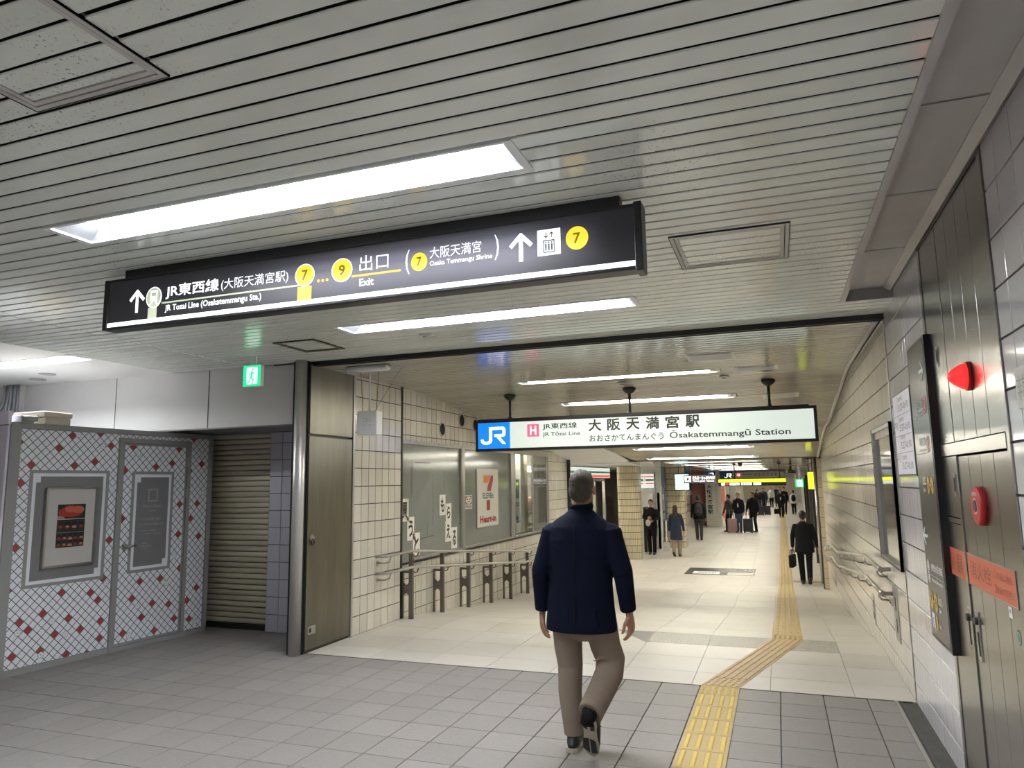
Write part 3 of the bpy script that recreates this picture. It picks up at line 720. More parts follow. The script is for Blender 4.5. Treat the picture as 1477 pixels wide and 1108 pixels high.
# steel cover plates low on the right wall
for y0, y1, z0, z1, lb in ((6.62, 6.88, .298, .73, 'vertical steel slot plate low on the right wall, below the display case'), (8.30, 8.42, .14, .43, 'narrow vertical steel slot plate low on the right wall where the ramp begins'), (13.9, 14.2, -.25, -.06, 'small vertical steel plate low on the far part of the right wall')):
    t = thing('slot_plate', lb, 'wall plate', (.85, y0, z0)); yc = (y0+y1)/2; hw = min(.12, (y1-y0)/2)
    b = B(); PR.block(b, -yc-hw, z0, -yc+hw, z1, .008, .013, 'steel'); b.build('plate', t)
    b = B()
    for q in ((.55, .80), (.15, .40)): PR.block(b, -yc-.018, z0+(z1-z0)*q[0], -yc+.018, z0+(z1-z0)*q[1], .0125, .0142, 'void')
    b.build('slot', t)

# steel fire cabinet in the near right wall
t = thing('fire_cabinet', 'full-height brushed steel fire cabinet set in the near right wall', 'cabinet', (.86, 3.9, 0))
b = B()
PR.frame(b, -LY1, -.01, -LY0, 2.97, .045, 'steel_locker', -.02, .014)
PR.block(b, -LY1+.045, 1.725, -LY0-.045, 1.785, -.02, .016, 'steel_locker'); b.build('frame', t)
def panelset(name, a0, a1, z0, z1, n):
    for k in range(n):
        b = B(); c0, c1 = a0+(a1-a0)*k/n, a0+(a1-a0)*(k+1)/n
        PR.block(b, c0+.003, z0, c1-.003, z1, -.01, .010, 'steel_locker'); b.build(name, t, bevel=.002)
panelset('upper_panel', -LY1+.05, -4.16, 1.79, 2.92, 1); panelset('upper_panel', -4.15, -LY0-.05, 1.79, 2.92, 4)
panelset('small_door', -LY1+.05, -4.16, 1.41, 1.72, 1); panelset('side_door', -LY1+.05, -4.16, .02, 1.375, 1)
panelset('door_panel', -4.12, -LY0-.05, .02, 1.715, 4)
b = B(); PR.block(b, -4.155, .0, -4.125, 1.72, -.01, .016, 'steel_locker'); b.build('stile', t)
b = B(); PR.block(b, -LY1+.05, 1.38, -4.16, 1.405, -.01, .014, 'steel_locker'); b.build('rail', t)
for y, z, lab in ((4.33, 2.20, None), (4.21, 1.52, None)):
    b = B(); PR.block(b, -y-.012, z, -y+.012, z+.11, .010, .016, 'chrome'); PR.block(b, -y-.005, z+.02, -y+.005, z+.09, .016, .018, 'void'); b.build('latch', t)
for y, z0, z1 in ((4.19, .78, .975), (4.03, .76, .985)):
    b = B(); PR.block(b, -y-.028, z0, -y+.028, z1, .010, .015, 'chrome'); PR.block(b, -y-.012, z0+.02, -y+.012, z0+.13, .015, .0165, 'void')
    b.tube([PR.p(-y, z1-.045, .012), PR.p(-y, z1-.045, .028)], [.02, .017], 'dark_frame', 16); b.build('handle', t)
# red lamp, call point, banner, stickers
t = thing('alarm_lamp', 'glowing red dome lamp on the upper steel cabinet panel', 'alarm lamp', (.84, 3.75, 2.07))
b = B(); b.tube([PR.p(-3.74, 2.07, .0105), PR.p(-3.74, 2.07, .026)], [.068, .066], 'red_plastic', 28); b.build('base', t)
b = B(); b.tube([PR.p(-3.74, 2.07, h_) for h_ in (.026, .042, .062, .08, .092, .098)], [.060, .057, .046, .032, .018, .006], 'red_lamp', 28); b.build('dome', t)
t = thing('fire_call_point', 'round dark red fire call button on the steel cabinet below the lamp', 'fire alarm', (.84, 3.75, 1.48))
b = B(); b.tube([PR.p(-3.75, 1.485, .0105), PR.p(-3.75, 1.485, .03), PR.p(-3.75, 1.485, .036)], [.088, .086, .078], 'red_plastic', 30); b.build('base', t)
b = B(); PR.ring(b, -3.75, 1.485, .03, .036, 'poster_paper', .0375); b.build('ring', t)
b = B(); b.tube([PR.p(-3.75, 1.485, .034), PR.p(-3.75, 1.485, .040)], .026, 'dark_frame', 20); b.build('button', t)
b = B(); text(b, PR, '火災報知機', -3.80, 1.53, .10, .018, 'poster_paper', .01, .0375); b.build('lettering', t)
t = thing('banner_sticker', 'faded orange banner sticker across the steel cabinet doors', 'sticker', (.84, 3.9, 1.11))
b = B(); PR.block(b, -4.565, 1.105, -4.165, 1.245, .011, .0125, 'orange_banner'); PR.block(b, -4.117, 1.105, -3.36, 1.245, .011, .0125, 'orange_banner')
b.build('sheet', t)
b = B(); PR.frame(b, -4.117, 1.1, -3.355, 1.25, .006, 'chrome', .011, .0135); b.build('edging', t)
b = B(); text(b, PR, '消火', -4.51, 1.13, .13, .09, 'banner_text', .0, .0132); text(b, PR, '器具', -4.35, 1.13, .13, .09, 'banner_text', .0, .0132)
text(b, PR, '消火栓', -4.07, 1.14, .36, .08, 'banner_text', .0, .0132); text(b, PR, 'この前に物を', -3.66, 1.185, .26, .035, 'banner_text', .0, .0132); text(b, PR, '置かないで下さい', -3.66, 1.125, .26, .035, 'banner_text', .0, .0132); b.build('lettering', t)
b = B(); PR.block(b, -3.50, 1.05, -3.455, 1.095, .0105, .0115, 'paper'); PR.rect(b, -3.49, 1.07, -3.465, 1.085, 'grey_dim_text', .0118); tag(b.build('small_sticker'), 'tiny white square sticker on the steel cabinet below the banner', 'sticker')
b = B(); PR.disc(b, -3.40, .99, .026, .03, 'sticker_green', .0112); PR.ring(b, -3.40, .99, .02, .022, 'paper', .0118); tag(b.build('round_sticker'), 'small round grey-green sticker low right of the banner', 'sticker')
t = thing('wall_notice', 'white notice partly cut by the right picture edge, beyond the cabinet', 'sign', (.84, 3.0, 1.9))
b = B(); PR.block(b, -3.10, 1.86, -2.8, 2.01, .009, .011, 'poster_paper'); PR.block(b, -3.06, 1.66, -2.76, 1.80, .009, .011, 'poster_paper'); b.build('sheet', t)
b = B(); text(b, PR, '非常口', -3.08, 1.89, .16, .09, 'grey_dim_text', .0, .012); text(b, PR, '関係者以外', -3.04, 1.69, .22, .07, 'grey_dim_text', .0, .012); b.build('lettering', t)

# ================================================================== LEFT: fascia, alcove, shutter
b = B(); b.box((-10.6, 6.1, 2.245), (-4.53, 6.16, 2.93), 'fascia'); wfs = struct(b.build('wall_front'))
b = B()
for x in (-7.1, -5.75): b.box((x, 6.094, 2.25), (x+.004, 6.1, 2.88), 'grout_grey')
b.box((-10.6, 6.09, 2.236), (-4.53, 6.16, 2.25), 'steel_dull'); b.build('fascia_joint', wfs)
b = B(); b.box((-10.6, 6.12, 2.245), (-4.5, 7.2, 2.30), 'booth_panel'); struct(b.build('ceiling.004'))
b = B(); b.box((-10.6, 6.95, -.3), (-6.50, 7.2, 2.3), 'booth_panel'); b.box((-10.7, -6, -.3), (-10.5, 7.2, 3.3), 'fascia'); b.box((-10.7, -6.2, -.3), (1.1, -6, 3.3), 'fascia')
b.box((-8.85, 6.02, 2.0), (-8.60, 6.10, 2.89), 'white_paint'); struct(b.build('wall_back'))
t = thing('roller_shutter', 'closed beige roller shutter with horizontal slats in the dim alcove', 'shutter', (-6, 6.93, 0))
z = .06
while z < 2.19:
    b = B(); y = 6.90; x0, x1 = -6.47, -5.53
    b.v = [(x, y+dy, z+dz) for x in (x0, x1) for dy, dz in ((.018, 0), (.0, .012), (-.004, .03), (.0, .048), (.018, .058), (.03, .03))]
    mi = b.m('shutter')
    for k in range(6): b.f.append((k, (k+1) % 6, 6+(k+1) % 6, 6+k)); b.mi.append(mi); b.sm.append(False)
    b.build('slat', t); z += .0625
b = B(); b.box((-6.47, 6.885, 0), (-5.53, 6.925, .055), 'dark_frame'); b.build('bottom_bar', t)
b = B(); b.box((-6.52, 6.88, 0), (-6.47, 6.95, 2.24), 'dark_frame'); b.box((-5.53, 6.87, 0), (-5.50, 6.95, 2.24), 'steel'); b.build('guide_rail', t)
b = B(); b.box((-6.47, 6.92, 0), (-5.53, 6.94, 2.24), 'void'); b.build('backing', t)
b = B(); b.box((-5.50, 6.84, -.3), (-4.46, 7.0, 2.3), 'grout'); wal = struct(b.build('wall_front.001'))
PA = Plane((0, 6.84, 0), (1,0,0)); tiles(wal, PA, [-5.497, -5.33, -5.13, -4.93, -4.73, -4.53], rng(0, 2.24, .192), .006, .006, 'wall_tile_cool_tint', 100, t=.007)
b = B(); b.tube([(-4.47, 5.99, 0), (-4.47, 5.99, 2.88)], .058, 'steel_post', 28); tag(b.build('pipe_column'), 'round brushed steel post from floor to ceiling at the corner of the passage', 'post')

# ================================================================== LEFT WALL OF THE PASSAGE
b = B(); b.box((-4.57, 6.0, -.1), (-4.42, 6.90, 2.95), 'dark_frame'); b.box((-4.6, 6.86, -.1), (-4.408, 7.99, 2.95), 'grout'); wl = struct(b.build('wall_left'))
PL = Plane((-4.408, 0, 0), (0,1,0))
tiles(wl, PL, [6.885+.1505*k for k in range(8)], rng(0, 2.86, .2005), .009, .009, 'wall_tile_warm_tint', 200, t=.008)
d = struct(thing('door_1', 'tall dull steel service door with a ring pull beside the round post', 'door', (-4.4, 6.4, 0)))
del d['category']; PD = Plane((-4.42, 0, 0), (0,1,0))
b = B(); PD.block(b, 6.055, .03, 6.835, 2.115, 0, .022, 'steel_dull'); b.build('door_leaf', d, bevel=.003)
b = B(); PD.block(b, 6.055, 2.14, 6.835, 2.85, 0, .022, 'steel_dull'); b.build('upper_panel', d, bevel=.003)
b = B(); PD.block(b, 6.84, 0, 6.875, 2.86, 0, .03, 'steel'); PD.block(b, 6.04, 0, 6.05, 2.86, 0, .012, 'black_metal'); b.build('door_frame', d)
b = B(); b.tube([PD.p(6.13, 1.10, .022), PD.p(6.13, 1.10, .03)], .035, 'chrome', 20)
b.tube([PD.p(6.13+.022*math.cos(a), 1.06+.028*math.sin(a), .036) for a in [k*math.pi/8 for k in range(17)]], .005, 'dark_frame', 8, caps=False); b.build('ring_handle', d)
b = B(); PD.block(b, 6.10, .17, 6.22, .25, .0222, .024, 'steel'); PD.block(b, 6.12, .19, 6.15, .23, .024, .0245, 'void'); b.build('plate', d)
b = B(); b.box((-4.41, 7.94, -.1), (-4.392, 7.975, 2.86), 'dark_frame'); struct(b.build('trim_7'))
b = B(); b.box((-4.8, 7.99, -1.2), (-4.458, 14.3, .645), 'grout'); b.box((-4.8, 7.99, 2.17), (-4.458, 14.3, 3.0), 'grout'); b.box((-4.8, 14.2, -1.2), (-4.458, 15.7, 3.0), 'grout')
wl2 = struct(b.build('wall_left.001'))
PL2 = Plane((-4.458, 0, 0), (0,1,0))
def keepl(a0, a1, b0, b1):
    y = (a0+a1)/2
    if b1 < fz(y)-.02 or b0 > cz(y)+.03: return False
    if y < 14.22 and b1 > .66 and b0 < .66: return (a0, a1, b0, .64)
    if y < 14.22 and b0 > .64 and b1 < 2.17: return False
    if y < 14.22 and b0 < 2.17 < b1: return (a0, a1, 2.175, b1)
    return True
tiles(wl2, PL2, [7.985+.1505*k for k in range(52)], [-.76+.2005*k for k in range(19)], .009, .009, 'wall_tile_warm_tint', 300, t=.008, keep=keepl)
# window strip
def window(n, y0, y1, frosted):
    w_ = struct(thing('window_%d' % n, {1: 'grey blanked shop window with hand-lettered paper sheets', 2: 'grey blanked shop window with the red and orange number poster', 3: 'clear shop window with pale curtains behind'}[n], 'window', (-4.45, y0, .65))); del w_['category']
    b = B(); PL2.frame(b, y0-.02, .65, y1+.02, 2.165, .03, 'steel', -.03, .025); b.build('window_frame', w_)
    b = B(); PL2.block(b, y0, .655, y1, 2.15, -.012, -.004, 'grey_glass' if frosted else 'glass'); b.build('pane', w_)
    return w_
w1 = window(1, 8.03, 9.85, 1); w2 = window(2, 9.97, 12.0, 1); w3 = window(3, 12.2, 14.2, 0)
b = B(); PL2.block(b, 9.86, .65, 9.96, 2.165, -.03, .03, 'steel'); PL2.block(b, 12.01, .65, 12.19, 2.165, -.03, .02, 'steel'); PL2.block(b, 8.0, .62, 14.25, .65, -.03, .035, 'dark_frame'); PL2.block(b, 8.0, 2.16, 14.25, 2.18, -.03, .03, 'steel'); struct(b.build('trim_8'))
b = B(); PL2.block(b, 13.2, .68, 13.26, 2.15, -.02, .012, 'steel'); b.build('mullion', w3)
b = B(); PL2.path(b, [(8.35, 1.9), (8.35, 1.5)], .02, 'rust', -.0035)
for pts in ([(8.32,1.86),(8.32,1.45)], [(8.95,1.75),(8.95,1.05)], [(9.3,1.80),(9.3,1.42)], [(8.42,1.90),(8.85,1.90)], [(8.5,.90),(8.98,.92)], [(8.8,1.12),(8.78,.92)]): PL2.path(b, pts, .012, 'residue' if 'residue' in MATS else 'gutter', -.003)
b.build('tape_residue', w1)
# interior behind the clear window
b = B()
n_ = 90
for k in range(n_):
    y0, y1 = 12.1+k*.025, 12.1+(k+1)*.025; f = lambda q: -4.95+.03*math.sin(q*34)
    b.face([(f(y0), y0, .55), (f(y1), y1, .55), (f(y1), y1, 2.3), (f(y0), y0, 2.3)], 'curtain', True)
tag(b.build('curtain'), 'pale yellow pleated curtain behind the clear shop window', 'curtain')
b = B(); b.box((-5.6, 12.0, .4), (-5.5, 14.4, 2.4), 'curtain'); b.box((-5.6, 12.0, 2.3), (-4.8, 14.4, 2.4), 'interior_glow'); b.box((-5.5, 12.0, .3), (-4.8, 14.4, .6), 'white_paint'); b.box((-5.5, 11.9, .3), (-4.8, 12.0, 2.4), 'white_paint'); struct(b.build('wall_left.002'))  # includes a glowing slab, added overhead to brighten the curtain
# paper sheets with brush characters
PP = Plane((-4.461, 0, 0), (0,1,0))
for ch, y0, z0, y1, z1, lb in (('買', 8.05, 1.15, 8.255, 1.435, 'topmost left'), ('う', 8.215, .905, 8.405, 1.20, 'middle left'), ('と', 8.37, .70, 8.565, .99, 'lowest left'), ('も', 9.155, 1.178, 9.345, 1.464, 'topmost right'), ('ら', 9.355, 1.08, 9.54, 1.335, 'second right'), ('え', 9.34, .80, 9.535, 1.085, 'third right'), ('る', 9.54, .69, 9.735, .99, 'lowest right')):
    names = {'買': 'one complex kanji', 'う': 'a hooked kana under a dot', 'と': 'two crossing strokes', 'も': 'an upright kana with two bars', 'ら': 'a curled kana below a dot', 'え': 'an angular kana with a dot', 'る': 'a looped kana'}
    t = thing('paper_sheet', 'white sheet brush-lettered with %s, %s on the grey window' % (names[ch], lb), 'paper sheet', (-4.45, y0, z0), 'lettered sheets on the grey window')
    b = B(); PP.block(b, y0, z0, y1, z1, 0, .002, 'paper'); b.build('sheet', t)
    b = B(); text(b, PP, ch, y0+.035, z0+.04, (y1-y0)-.07, (z1-z0)-.08, 'ink', .035, .003); b.build('character', t)
# shop poster
t = thing('shop_poster', 'white framed poster with a big orange and red number seven on the grey window', 'poster', (-4.45, 10.5, .915))
b = B(); PP.block(b, 10.465, .915, 11.395, 1.842, 0, .012, 'steel'); b.build('frame', t)
b = B(); PP.block(b, 10.485, .93, 11.375, 1.828, .012, .0135, 'paper'); b.build('sheet', t)
b = B(); h = .0145
PP.poly(b, [(10.73,1.742),(11.04,1.742),(11.00,1.70),(10.93,1.62),(10.73,1.62)], 'orange_print', h)
PP.poly(b, [(11.05,1.742),(11.15,1.742),(11.15,1.66),(11.085,1.56),(11.045,1.49),(10.88,1.49),(10.91,1.56),(10.955,1.62),(11.02,1.69)], 'red_print', h)
text(b, PP, 'ELEVEn', 10.70, 1.368, .46, .095, 'green_print', .03, h)
PP.rect(b, 10.86, 1.18, 11.01, 1.345, 'red_print', h)
text(b, PP, 'Heart-in', 10.585, .985, .69, .115, 'red_print', .045, h); b.build('print', t)
t = thing('security_sticker', 'small square sticker with a round black and white mark left of the shop poster', 'sticker', (-4.45, 10.0, 1.23))
b = B(); PP.block(b, 10.02, 1.23, 10.30, 1.44, 0, .002, 'paper'); b.build('sheet', t)
b = B(); PP.rect(b, 10.04, 1.30, 10.28, 1.425, 'banner_text', .003); PP.disc(b, 10.16, 1.3625, .105, .056, 'paper', .0035); PP.rect(b, 10.09, 1.37, 10.14, 1.385, 'ink', .004); PP.rect(b, 10.18, 1.37, 10.23, 1.385, 'ink', .004); PP.rect(b, 10.12, 1.335, 10.20, 1.345, 'ink', .004)
text(b, PP, '特別警戒', 10.045, 1.24, .23, .05, 'ink', .02, .003); b.build('print', t)
t = thing('window_poster', 'narrow green and white vertical poster inside the clear window', 'poster', (-4.45, 12.2, .89))
b = B(); PP.block(b, 12.215, .885, 12.54, 1.682, -.03, -.026, 'paper'); b.build('sheet', t)
b = B(); h = -.025; PP.rect(b, 12.22, 1.33, 12.535, 1.677, 'teal_print', h); PP.rect(b, 12.23, 1.19, 12.53, 1.26, 'blue_print', h); PP.rect(b, 12.25, .90, 12.5, .93, 'blue_print', h); PP.disc(b, 12.37, .98, .11, .04, 'blue_print', h)
text(b, PP, '求人', 12.26, 1.36, .1, .18, 'paper', .02, h+.001); text(b, PP, '募集', 12.40, 1.42, .1, .2, 'paper', .02, h+.001); text(b, PP, 'TIME', 12.27, 1.20, .22, .045, 'paper', .02, h+.001)
for k in range(5): PP.rect(b, 12.28+.04*k, 1.02, 12.29+.04*k, 1.15, 'grey_dim_text', h)
b.build('print', t)
# vent holes
for y, z, lb in ((9.22, 2.39, 'lowest and nearest'), (9.90, 2.565, 'middle'), (10.42, 2.53, 'farthest')):
    t = thing('vent_hole', 'round dark vent in the tiles above the windows, %s of three' % lb, 'vent', (-4.45, y, z))
    b = B(); c = PL2.p(y, z, .004); PL2.ring(b, y, z, .085, .105, 'steel', .016); b.tube([PL2.p(y, z, -.05), PL2.p(y, z, .016)], .105, 'steel', 28, caps=False); b.build('rim', t)
    b = B(); PL2.disc(b, y, z, .088, .088, 'void', .012); b.build('opening', t)

# handrail, left side
t = thing('handrail', 'double steel handrail on posts along the left wall of the ramp', 'handrail', (-4.25, 8, 0))
def rail_pts(z0, ys, x):
    zs = lambda y: z0-(max(y, 7.92)-7.92)*.0915 if y < 12.1 else z0-(12.1-7.92)*.0915
    return [(x, y, zs(y)) for y in ys]
for z0, nm in ((.812, 'upper_rail'), (.622, 'lower_rail')):
    b = B(); P = rail_pts(z0, (7.28, 7.6, 7.92, 9, 10, 11, 12.1, 13.4), -4.22)
    b.tube([(-4.33, 7.24, z0-.005)]+P+[(-4.33, 13.44, P[-1][2])], .018, 'chrome', 12); b.build(nm, t)
for k in range(7):
    y = 7.98+.868*k; zf = fz(y); ztop = .775-k*.0785 if k < 6 else .775-5.3*.0785
    b = B(); b.box((-4.297, y-.022, zf-.01), (-4.245, y+.022, ztop), 'bronze'); b.build('post', t, bevel=.004)
    b = B(); b.box((-4.405, y-.015, zf-.01), (-4.378, y+.015, ztop-.215), 'bronze'); b.box((-4.40, y-.014, ztop-.235), (-4.27, y+.014, ztop-.205), 'bronze')
    c = zf+.30; b.box((-4.40, y-.012, c), (-4.27, y+.012, c+.10), 'bronze')
    for q in (-.03, .10):   # small gussets rounding the oval openings
        for xx, dx in ((-4.378, .028), (-4.297, -.028)):
            z_ = c+q; s_ = 1 if q > 0 else -1; zb = c+(.10 if q > 0 else 0)
            b.hexa([(xx,y-.011,zb),(xx+dx,y-.011,zb),(xx+dx,y+.011,zb),(xx,y+.011,zb),(xx,y-.011,zb+s_*.03),(xx+dx*.05,y-.011,zb+s_*.03),(xx+dx*.05,y+.011,zb+s_*.03),(xx,y+.011,zb+s_*.03)], 'bronze')
    b.build('wall_side_post', t)
    for zz in (ztop+.015, ztop-.18):
        b = B(); b.tube([(-4.26, y+.02, zz-.035), (-4.255, y+.07, zz-.055), (-4.24, y+.10, zz-.05), (-4.225, y+.105, zz)], .009, 'bronze', 8); b.build('bracket', t)
for z in (.81, .62):
    b = B(); b.tube([(-4.40, 7.40, z-.09), (-4.30, 7.40, z-.09), (-4.24, 7.40, z-.07), (-4.22, 7.40, z-.01)], .009, 'chrome', 8); b.tube([(-4.40, 7.40, z-.09), (-4.395, 7.40, z-.09)], .03, 'chrome', 14); b.build('wall_bracket', t)
# handrails, right side
def rrail(z0, label, nm='handrail'):
    t = thing(nm, label, 'handrail', (.8, 9, 0)); zs = lambda y: z0+(fz(max(y, 8.05)))*.97
    b = B(); b.tube([(.845, 6.93, z0-.0), (.80, 6.9, z0), (.772, 6.93, z0)]+[(.77, y, zs(y)) for y in (7.6, 8.05, 9, 10, 11, 11.88, 12.5, 13.07, 14, 15, 15.7)], .018, 'chrome', 12); b.build('rail', t)
    b = B(); b.tube([(.772, 6.97, z0), (.772, 6.87, z0)], .022, 'chrome', 14); b.build('end_cap', t)
    for y in (7.15, 8.1, 9.0, 9.9, 10.8, 11.7, 12.5, 13.3, 14.1, 14.9, 15.6):
        b = B(); z = zs(y); b.tube([(.77, y, z-.012), (.772, y, z-.06), (.79, y, z-.085), (.85, y, z-.088)], .009, 'chrome', 8); b.tube([(.851, y, z-.088), (.846, y, z-.088)], .026, 'chrome', 14); b.build('bracket', t)
rrail(.845, 'upper of the two steel handrails bracketed to the right wall')
rrail(.645, 'lower of the two steel handrails bracketed to the right wall')

# ================================================================== SIGNS IN THE HALL
t = thing('direction_sign', 'long black back-lit direction sign with white lettering and yellow exit numbers under the ceiling', 'sign', (-2.06, 3.1, 2.53))
SX0, SX1, SZ0, SZ1 = -3.625, -.49, 2.528, 2.826
PS = Plane((0, 3.0, 0), (1,0,0))
b = B(); PS.block(b, SX0, SZ0, SX1, SZ1, -.09, -.006, 'black_metal'); PS.frame(b, SX0, SZ0, SX1, SZ1, .016, 'black_metal', -.01, .004)
PS.block(b, SX0-.002, SZ0, SX0+.03, SZ1, -.09, .008, 'black_metal'); PS.block(b, SX1-.03, SZ0-.008, SX1+.005, SZ1+.006, -.095, .01, 'black_metal'); b.build('case', t, bevel=.004)
b = B(); PS.block(b, -3.50, SZ1, -.585, 2.883, -.085, -.02, 'black_metal'); b.build('mounting_channel', t)
b = B(); PS.block(b, SX0+.03, SZ0+.036, SX1-.03, SZ1-.016, -.006, 0, 'backlit_dark'); b.build('face', t)
b = B(); PS.rect(b, SX0+.03, SZ0+.016, SX1-.03, SZ0+.040, 'lit_strip', .0005); b.build('light_strip', t)
b = B(); h = .001
# positions given as fractions of the sign face, read from left to right
def sx(px, py): # photograph position on the sign plane, in metres
    return None
XL = {'arrow1': -3.37}
arrow(b, PS, -3.375, 2.680, .125, 0, 'lit_white_text', h)
PS.rect(b, -3.29, 2.568, -3.225, 2.63, 'lit_sage', h); PS.disc(b, -3.250, 2.688, .058, .062, 'lit_white_text', h); PS.disc(b, -3.250, 2.688, .052, .056, 'lit_sage', h+.0005)
q = h+.001; PS.rect(b, -3.276, 2.668, -3.224, 2.728, 'lit_white_text', q); PS.rect(b, -3.268, 2.695, -3.232, 2.717, 'lit_sage', q+.0005); PS.disc(b, -3.264, 2.679, .006, .006, 'lit_sage', q+.0005, 12); PS.disc(b, -3.236, 2.679, .006, .006, 'lit_sage', q+.0005, 12)
PS.path(b, [(-3.262, 2.664), (-3.28, 2.645)], .008, 'lit_white_text', q); PS.path(b, [(-3.238, 2.664), (-3.22, 2.645)], .008, 'lit_white_text', q)
text(b, PS, 'JR東西線', -3.165, 2.668, .375, .082, 'lit_white_text', .018, h); text(b, PS, '(大阪天満宮駅)', -2.775, 2.672, .44, .070, 'lit_white_text', .0, h)
PS.rect(b, -3.19, 2.645, -2.22, 2.654, 'lit_sage', h)
text(b, PS, 'JR Tozai Line (Osakatemmangu Sta.)', -3.165, 2.590, .66, .045, 'lit_white_text', .012, h)
PS.rect(b, -2.275, 2.568, -2.19, 2.64, 'lit_yellow', h)
for x, s_, r in ((-2.232, '7', .060), (-2.008, '9', .062)):
    PS.disc(b, x, 2.700, r, r, 'lit_white_text', h+.0005, 36); PS.disc(b, x, 2.700, r*.92, r*.92, 'lit_yellow', h+.001, 36); text(b, PS, s_, x-.018, 2.672, .037, .056, 'num_dark', .02, h+.0015)
for k in range(3): PS.disc(b, -2.148+.026*k, 2.660, .008, .008, 'lit_orange', h, 12)
PS.rect(b, -1.95, 2.655, -1.67, 2.665, 'lit_orange', h); text(b, PS, '出口', -1.905, 2.680, .165, .080, 'lit_white_text', .0, h); text(b, PS, 'Exit', -1.905, 2.604, .082, .038, 'lit_white_text', .01, h)
text(b, PS, '(', -1.645, 2.635, .022, .122, 'lit_white_text', 0, h); text(b, PS, ')', -1.175, 2.650, .022, .122, 'lit_white_text', 0, h)
PS.disc(b, -1.57, 2.690, .044, .046, 'lit_yellow', h, 32); text(b, PS, '7', -1.583, 2.668, .026, .046, 'num_dark', .02, h+.001)
text(b, PS, '大阪天満宮', -1.513, 2.697, .27, .058, 'lit_white_text', .0, h); text(b, PS, 'Osaka Temmangu Shrine', -1.513, 2.655, .325, .030, 'lit_white_text', .01, h)
arrow(b, PS, -1.045, 2.695, .125, 0, 'lit_white_text', h)
PS.rect(b, -.965, 2.640, -.855, 2.762, 'lit_white_text', h); PS.frame(b, -.937, 2.652, -.883, 2.712, .005, 'num_grey' if 'num_grey' in MATS else 'black_panel', h, h+.001)
for k in range(3):
    x = -.924+.014*k; PS.disc(b, x, 2.700, .004, .004, 'black_panel', h+.001, 10); PS.rect(b, x-.004, 2.662, x+.004, 2.694, 'black_panel', h+.001)
arrow(b, PS, -.923, 2.735, .026, math.pi, 'black_panel', h+.001); arrow(b, PS, -.897, 2.735, .026, 0, 'black_panel', h+.001)
PS.disc(b, -.778, 2.703, .052, .054, 'lit_yellow', h, 36); text(b, PS, '7', -.795, 2.678, .033, .05, 'num_dark', .02, h+.001)
b.build('lettering', t)

t = thing('station_sign', 'long white back-lit station name sign in a black frame hanging from three rods', 'sign', (-1.68, 9.0, 2.04))
PT = Plane((0, 9.0, 0), (1,0,0)); TX0, TX1, TZ0, TZ1 = -3.835, .478, 2.042, 2.462
b = B(); PT.block(b, TX0, TZ0, TX1, TZ1, -.16, -.008, 'black_metal'); PT.frame(b, TX0, TZ0, TX1, TZ1, .035, 'black_metal', -.01, .006); PT.block(b, TX0+.02, TZ1, TX1-.08, TZ1+.018, -.15, -.02, 'black_metal'); b.build('case', t, bevel=.003)
b = B(); PT.block(b, TX0+.035, TZ0+.035, TX1-.035, TZ1-.035, -.008, 0, 'lit_white'); b.build('face', t)
b = B(); h = .001; W_ = TX1-TX0
PT.rect(b, TX0+.035, TZ0+.035, -3.335, TZ1-.035, 'lit_blue', h)
wl_ = 'lit_white_text'; cx0, cz0 = -3.76, 2.135; u_ = .36; v_ = .235
def lg(pts): PT.poly(b, [(cx0+x*u_, cz0+y*v_) for x, y in pts], wl_, h+.001)
lg([(0,.30),(.11,.30),(.13,.19),(.21,.16),(.30,.17),(.34,.25),(.34,1),(.46,1),(.46,.20),(.42,.08),(.33,.01),(.20,-.01),(.08,.03),(.01,.14)])
lg([(.46,1),(.92,1),(.92,.83),(.46,.83)]); lg([(.88,1),(.97,.95),(1.0,.84),(1.0,.55),(.97,.46),(.88,.42),(.85,.56),(.88,.60),(.88,.80),(.85,.84)])
lg([(.55,.58),(.88,.58),(.88,.42),(.55,.42)]); lg([(.62,.44),(.76,.44),(1.02,0),(.88,0)])
PT.rect(b, -3.09, 2.22, -2.925, 2.385, 'lit_pink', h); text(b, PT, 'H', -3.05, 2.245, .085, .115, wl_, .02, h+.001)
text(b, PT, 'JR東西線', -2.875, 2.30, .47, .09, 'ink', .015, h); text(b, PT, 'JR Tōzai Line', -2.875, 2.205, .51, .068, 'ink', .01, h)
PT.rect(b, -2.325, TZ0+.035, -2.312, TZ1-.035, 'lit_sage', h)
for k, ch in enumerate('大阪天満宮駅'): [text(b, PT, ch, -2.25+.246*k+d_, 2.262+e_, .165, .15, 'ink', .010, h+.0002*i_) for i_, (d_, e_) in enumerate(((-.003, 0), (.003, 0), (0, .003), (0, -.003)))]
text(b, PT, 'おおさかてんまんぐう', -2.245, 2.125, .95, .088, 'ink', .012, h); text(b, PT, 'Ōsakatemmangū Station', -1.22, 2.115, 1.40, .115, 'ink', .012, h)
b.build('lettering', t)
for x in (-3.36, -1.72, -.035):
    zc = cz(9.08); b = B(); b.tube([(x, 9.08, 2.46), (x, 9.08, zc-.04)], .017, 'black_metal', 12); b.tube([(x, 9.08, 2.46), (x, 9.08, 2.50)], .028, 'black_metal', 12); b.build('rod', t)
    b = B(); b.tube([(x, 9.08, zc-.075), (x, 9.08, zc-.05), (x, 9.08, zc-.02), (x, 9.08, zc+.01)], [.02, .06, .082, .085], 'black_metal', 20); b.build('ceiling_cup', t)

